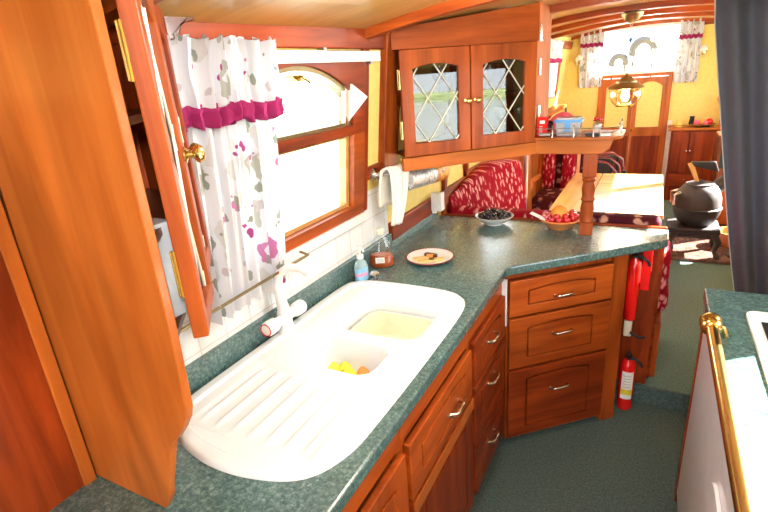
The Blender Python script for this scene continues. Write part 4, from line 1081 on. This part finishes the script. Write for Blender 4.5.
def build_far_cabinet():
    t = thing('drinks_cabinet', 'red-brown two-door wooden cabinet against the forward yellow wall', 'cabinet', (.42, 6.5, .10))
    m = MB(); m.box((.175, 6.36, .10), (.83, 6.69, .875)); m.build('body', 'wood_red_z', t, world=True, bevel=.003)
    m = MB(); m.box((.14, 6.33, .875), (.84, 6.69, .902)); m.build('top', 'wood_orange_x', t, world=True, bevel=.006)
    for a, b, kx in ((.19, .345, .33), (.35, .505, .365)):
        m = MB(); m.box((a, 6.345, .42), (b, 6.36, .86)); d = m.build('door', 'wood_red_z', t, world=True, bevel=.003)
        m = MB(); m.ball((kx, 6.335, .66), .010, 10); m.build('knob', 'chrome', d, world=True, smooth=True)
    m = MB(); m.box((.19, 6.345, .27), (.505, 6.36, .405)); d = m.build('drawer', 'wood_red_x', t, world=True, bevel=.003)
    m = MB(); m.ball((.345, 6.335, .34), .010, 10); m.build('knob', 'chrome', d, world=True, smooth=True)
    m = MB(); m.tube([(.15, 6.34, .93), (.83, 6.34, .93)], .004, 6)
    for k in range(6): m.tube([(.16+.13*k, 6.34, .902), (.16+.13*k, 6.34, .93)], .004, 6)
    m.build('gallery_rail', 'brass', t, world=True)
    m = MB(); m.lathe([(.032, 0), (.036, .05), (.034, .065), (.03, .065), (.03, .01)], (0, 0, 0), 16); o = m.build('golden_pot', 'candle_gold', smooth=True); o.location = (.235, 6.45, .903); tag(o, 'round golden pot at the left end of the drinks cabinet', 'pot')
    m = MB(); m.lathe([(.022, 0), (.03, .03), (.022, .08), (.026, .10), (.02, .10)], (0, 0, 0), 14); o = m.build('dark_vase', 'black', smooth=True); o.location = (.36, 6.55, .903); tag(o, 'little dark vase at the back of the drinks cabinet', 'vase')
    t2 = thing('fruit_basket', 'shallow dark basket of red and orange fruit on the drinks cabinet', 'basket', (.46, 6.45, .903))
    m = MB(); m.lathe([(.07, 0), (.12, .025), (.115, .028), (.065, .006)], (0, 0, 0), 24); m.build('basket', 'wood_dark_x', t2, smooth=True)
    for x, y, r, mt, lb in ((-.06, -.02, .030, 'pink_cloth', 'pink apple at the left of the basket on the drinks cabinet'), (0, 0, .034, 'fruit_orange', 'orange fruit in the middle of the basket on the drinks cabinet'), (.055, -.01, .036, 'fruit_red', 'large red apple in the basket on the drinks cabinet'), (.02, -.06, .028, 'pink_cloth', 'pale pink fruit at the front of the basket on the drinks cabinet')):
        m = MB(); m.ball((0, 0, 0), r, 14); o = m.build('apple', mt, smooth=True); o.location = (.46+x, 6.45+y, .917+r); tag(o, lb, 'fruit')
    t2 = thing('dried_flowers', 'spray of dried flowers at the right end of the drinks cabinet', 'flowers', (.64, 6.5, .903))
    m = MB(); m.lathe([(.03, 0), (.035, .05), (.02, .07)], (0, 0, 0), 14); m.build('vase', 'terracotta', t2, smooth=True)
    m = MB()
    for k in range(9):
        a = k*.7; m.tube([(0, 0, .05), (.03*math.cos(a), .03*math.sin(a), .16), (.07*math.cos(a), .05*math.sin(a), .24+.02*(k % 3))], .003, 5)
    m.build('stems', 'wood_pale_z', t2)
    m = MB()
    for k in range(9):
        a = k*.7; m.ball((.07*math.cos(a), .05*math.sin(a), .25+.02*(k % 3)), .013, 8)
    m.build('flower_heads', 'terracotta', t2, smooth=True)
    t3 = thing('television', 'dark boxy television standing right of the stove', 'television', (.60, 5.3, .62))
    m = MB(); m.box((.50, 5.15, .66), (.82, 5.45, .98)); m.build('casing', 'wood_dark_z', t3, world=True, bevel=.012)
    m = MB(); m.box((.53, 5.145, .70), (.79, 5.15, .94)); m.build('screen', 'dark_window_glass', t3, world=True)
    t4 = thing('television_stand', 'low wooden stand under the dark television', 'stand', (.66, 5.3, .10))
    m = MB(); m.box((.52, 5.15, .10), (.83, 5.45, .66)); m.build('stand_body', 'wood_dark_z', t4, world=True, bevel=.005)
    m = MB(); m.box((.535, 5.14, .20), (.815, 5.15, .60)); m.build('door', 'wood_mid_z', t4, world=True, bevel=.003)
build_far_cabinet()

# far curtains
curtain('window_curtain', 'flowered curtain with red band left of the front window', (-.85, 6.64, 0), (-.60, 6.64, 0), 1.36, 1.99, 1.84, 4, .014, (0, -1, 0))
curtain('window_curtain', 'flowered curtain with red band right of the front window', (.14, 6.64, 0), (.36, 6.64, 0), 1.36, 1.98, 1.84, 4, .014, (0, -1, 0))
curtain('window_curtain', 'flowered curtain on the left wall beyond the corner cabinet', (-.925, 5.0, 0), (-.925, 5.75, 0), 1.34, 1.86, 1.70, 6, .016, (1, 0, 0), hang=(-.04, 0, 0), taper=.2)
def navy():
    t = thing('gangway_curtain', 'heavy navy curtain drawn back at the right of the gangway', 'curtain', (.30, 2.60, .9))
    m = MB()
    def f(u, v):
        z = 1.845-v*1.72
        x0 = .168+.27*v+.10*v*v+.006*math.sin(6*v)
        x = x0+(.84-x0)*u*(1-.12*(1-v))
        return (x, 2.60+.022*math.sin(u*34+1), z if v > 0 else zc(x, 2.6)-.035)
    m.grid(f, 90, 20); m.build('cloth', 'navy_cloth', t, world=True, smooth=80, solid=.003)
    m = MB(); m.tube([(f(0, i/20)[0]-.003, f(0, i/20)[1], f(0, i/20)[2]) for i in range(0, 21)], .0025, 6); m.build('edge_binding', 'grey_paint', t, world=True, smooth=True)
navy()
def wall_lamp(x, label):
    t = thing('wall_lamp', label, 'wall lamp', (x, 6.70, 1.66))
    m = MB(); m.lathe([(.028, 0), (.026, -.008), (.010, -.014)], (0, 0, 0), 14, 'y'); m.tube([(0, -.012, 0), (0, -.05, -.035), (0, -.075, -.03), (0, -.08, .0)], .005, 8)
    m.build('bracket', 'brass', t, smooth=True)
    m = MB(); m.lathe([(.020, 0), (.045, .01), (.038, .04), (.022, .055), (.014, .065)], (0, -.08, 0), 18); m.build('lamp_shade', 'china', t, smooth=True)
    m = MB(); m.tube([(-.022, -.08, 0), (-.02, -.08, -.05), (.02, -.08, -.05), (.022, -.08, 0)], .004, 6); m.build('cage', 'steel', t)
wall_lamp(-.86, 'brass wall lamp with white shade left of the front window')
wall_lamp(.385, 'brass wall lamp with white shade right of the front window')
# shelf on left wall far
t = thing('wall_shelf', 'narrow wooden shelf under the far left curtain', 'shelf', (-.99, 5.8, 1.16))
m = MB(); m.box((-1.035, 5.0, 1.165), (-.93, 6.45, 1.205)); m.build('shelf_board', 'wood_mid_y', t, world=True, bevel=.004)
m = MB(); m.prism([[(-1.035, 1.165), (-.94, 1.165), (-1.02, 1.06), (-1.035, 1.06)]], 5.5, 5.53, 'y'); m.build('bracket', 'wood_red_z', t, world=True)
m = MB(); m.tube([(-.95, 6.40, 1.16), (-.945, 6.40, 1.09), (-.955, 6.40, 1.02), (-.94, 6.40, .93)], .012, 8); tag(m.build('hanging_strap', 'navy_cloth', smooth=True, origin=(-.95, 6.40, 1.0)), 'dark strap hanging from the end of the far wall shelf', 'strap')

# pendant lamp
def build_pendant():
    x, y = -.178, 3.54
    t = thing('pendant_lamp', 'brass pendant lamp with round glass bowl hanging from the roof beam', 'pendant lamp', (x, y, 1.56))
    zr = zc(x, y)-.034
    m = MB(); m.lathe([(.012, zr-1.56-.062), (.040, zr-1.56-.045), (.060, zr-1.56-.02), (.062, zr-1.56-.008), (.04, zr-1.56)], (0, 0, 0), 24); m.build('ceiling_rose', 'dull_brass', t, smooth=40)
    m = MB(); m.M = Matrix.Identity(4)
    zt = zr-1.56-.062; n = 15
    for k in range(n):
        zz = .012+(zt-.012)*(k+.5)/n; a = (k % 2)*PI/2; h = (zt-.012)/n*.62
        m.tube([(.006*math.cos(a)*math.sin(b), .006*math.sin(a)*math.sin(b), zz+h*math.cos(b)) for b in [i*PI/4 for i in range(9)]], .0014, 5, cap=False)
    m.build('chain', 'steel', t)
    m = MB(); m.ball((.003, 0, .20), .011, 12, .014); o = m.build('bead', 'ornament_blue', t, smooth=True); o['label'] = 'blue glass bead'
    m = MB(); m.lathe([(.006, .012), (.014, 0), (.030, -.008), (.040, -.022), (.058, -.030), (.060, -.040), (.095, -.058), (.104, -.072), (.100, -.074), (.090, -.062), (.055, -.045)], (0, 0, 0), 36, cap=False); m.build('lamp_hood', 'dull_brass', t, smooth=50)
    m = MB(); m.lathe([(.070, -.062), (.084, -.085), (.088, -.115), (.078, -.145), (.055, -.168), (.030, -.178)], (0, 0, 0), 32, cap=False); m.build('glass_bowl', 'lamp_glass', t, smooth=True)
    m = MB(); m.lathe([(.050, -.168), (.056, -.172), (.050, -.180), (.044, -.176)], (0, 0, 0), 28, cap=False); m.build('bottom_ring', 'brass', t, smooth=True)
    m = MB()
    for k in range(6):
        a = k*PI/3; m.tube([(r*math.cos(a), r*math.sin(a), z) for r, z in ((.09, -.068), (.090, -.10), (.088, -.125), (.07, -.155), (.05, -.172))], .0025, 6)
    m.build('cage_bars', 'brass', t, smooth=True)
    m = MB(); m.lathe([(.018, -.06), (.018, -.09), (.026, -.12), (.018, -.145), (.004, -.15)], (0, 0, 0), 14); m.build('bulb', 'lamp_globe', t, smooth=True)
build_pendant()

# ------------------------------------------------------------------ outside
def build_outside():
    m = MB(); m.box((-60, -40, -.9), (60, 70, -.8)); tag(m.build('river', 'river_water'), 'pale still river water outside the windows', 'water', kind='stuff')
    m = MB(); m.grid(lambda u, v: (-16-v*6, -40+110*u, -.8+1.9*math.sin(v*PI/2)+.25*math.sin(u*90)*v), 140, 8)
    tag(m.build('river_bank', 'bank_grass', smooth=True), 'grassy river bank with low hedge seen through the galley window', 'river bank', kind='stuff')
    m = MB(); m.grid(lambda u, v: (40+v*6, -40+110*u, -.8+.5*math.sin(v*PI/2)), 60, 4)
    tag(m.build('river_bank', 'bank_grass', smooth=True), 'low grassy bank on the far side of the river, off to the right', 'river bank', kind='stuff')
    # arched ironwork on the foredeck, seen through the bright front window
    m = MB(); m.box((-1.1, 6.9, -.8), (.9, 9.5, .45)); tag(m.build('foredeck', 'grey_paint'), 'grey foredeck outside the front window', 'deck')
    def arch(cx, cy, r, z, w, label, rot=0):
        m = MB(); pts = [(r*math.cos(a), 0, 1.0*r*math.sin(a)) for a in [PI*i/16 for i in range(17)]]
        pts = [(r, 0, -r*.5)]+pts+[(-r, 0, -r*.5)]
        m.tube(pts, w, 10); m.tube([(r*.9, 0, -r*.5), (r*.9, 0, -(z-.45))], .012, 8); m.tube([(-r*.9, 0, -r*.5), (-r*.9, 0, -(z-.45))], .012, 8)
        o = m.build('deck_chair', 'dark_grey_paint', smooth=True); o.location = (cx, cy, z); o.rotation_euler = (0, 0, rot); tag(o, label, 'chair')
    arch(-.22, 7.7, .125, 1.73, .05, 'grey round-backed deck chair in the middle of the front window')
    arch(-.50, 7.7, .085, 1.60, .04, 'lower grey deck chair left of the middle one outside')
build_outside()

# ------------------------------------------------------------------ light, camera
def build_light():
    w = bpy.data.worlds.new('world'); bpy.context.scene.world = w; w.use_nodes = True
    nt = w.node_tree; bg = nt.nodes['Background']
    tc = nt.nodes.new('ShaderNodeTexCoord'); sp = nt.nodes.new('ShaderNodeSeparateXYZ'); nt.links.new(tc.outputs['Generated'], sp.inputs[0])
    r = ramp(nt, [(.45, (.86, .94, 1)), (.8, (.68, .84, 1.0))]); nt.links.new(sp.outputs[2], r.inputs[0]); nt.links.new(r.outputs[0], bg.inputs[0])
    bg.inputs[1].default_value = WORLD
    def light(kind, name, loc, energy, **k):
        l = bpy.data.lights.new(name, kind); l.energy = energy
        for a, b in k.items():
            if a not in ('rot', 'look'): setattr(l, a, b)
        o = bpy.data.objects.new(name, l); COL.objects.link(o); o.location = loc
        if 'look' in k: o.rotation_euler = (Vector(k['look'])-Vector(loc)).to_track_quat('-Z', 'Y').to_euler()
        return o
    light('SUN', 'sun', (3, 5, 4), SUN, angle=.01, color=(1, .95, .86), look=(3-.72, 5-.58, 4-.62))
    # sky portals in the openings
    def portal(loc, look, sx, sy):
        o = light('AREA', 'window_portal', loc, 1, shape='RECTANGLE', size=sx, size_y=sy, look=look); o.data.cycles.is_portal = True; bpy.data.objects.remove(o)
    portal((-1.12, 1.30, 1.45), (0, 1.30, 1.45), .75, .6)
    portal((.98, 1.3, 1.41), (0, 1.3, 1.41), 1.3, .6)
    portal((.98, 4.5, 1.08), (0, 4.5, 1.08), 3.2, 1.4)
    portal((-.1, -1.9, 1.16), (-.1, 0, 1.16), 1.1, 1.4)
    portal((-.25, 6.85, 1.72), (-.25, 5, 1.72), .95, .5)
    portal((-1.10, 3.8, 1.47), (0, 3.8, 1.47), 1.1, .55)
    portal((-1.08, 5.62, 1.56), (0, 5.62, 1.56), .95, .5)
    # added fill beside the camera, standing in for an assumed flash
    light('POINT', 'camera_fill', (.06, -.05, 1.80), CAM_FILL, shadow_soft_size=.04, color=(.94, .97, 1.0))
    # bulb of the pendant, then two added fill points under the roof
    light('POINT', 'pendant_bulb', (-.178, 3.54, 1.40), 6, shadow_soft_size=.03, color=(1, .82, .6))
    light('POINT', 'galley_fill', (-.35, 1.25, 1.84), ROOF_FILL, shadow_soft_size=.06, color=(1, .97, .93))
    light('POINT', 'saloon_fill', (-.1, 5.4, 1.88), ROOF_FILL*.8, shadow_soft_size=.06, color=(1, .88, .66))
WORLD, SUN, CAM_FILL, ROOF_FILL = 4.8, 55.0, 18.0, 10.0
build_light()

cam = bpy.data.cameras.new('camera'); co = bpy.data.objects.new('camera', cam); COL.objects.link(co)
cam.sensor_width = 36; cam.lens = 496.5/768*36; cam.clip_start = .02; cam.clip_end = 200
cam.shift_x = -1/768
R = Matrix(((0.88527877, -0.0970242, 0.45482722), (0.45935808, 0.33511466, -0.82261067), (-0.07260613, 0.93716832, 0.34123875)))
co.matrix_world = Matrix.Translation((0, 0, CEYE)) @ R.to_4x4()
sc = bpy.context.scene; sc.camera = co
sc.view_settings.view_transform = 'Standard'; sc.view_settings.look = 'None'; sc.view_settings.gamma = 1
sc.view_settings.use_curve_mapping = False; sc.view_settings.exposure = 1.0
sc.cycles.max_bounces = 8; sc.cycles.diffuse_bounces = 5; sc.cycles.transparent_max_bounces = 12
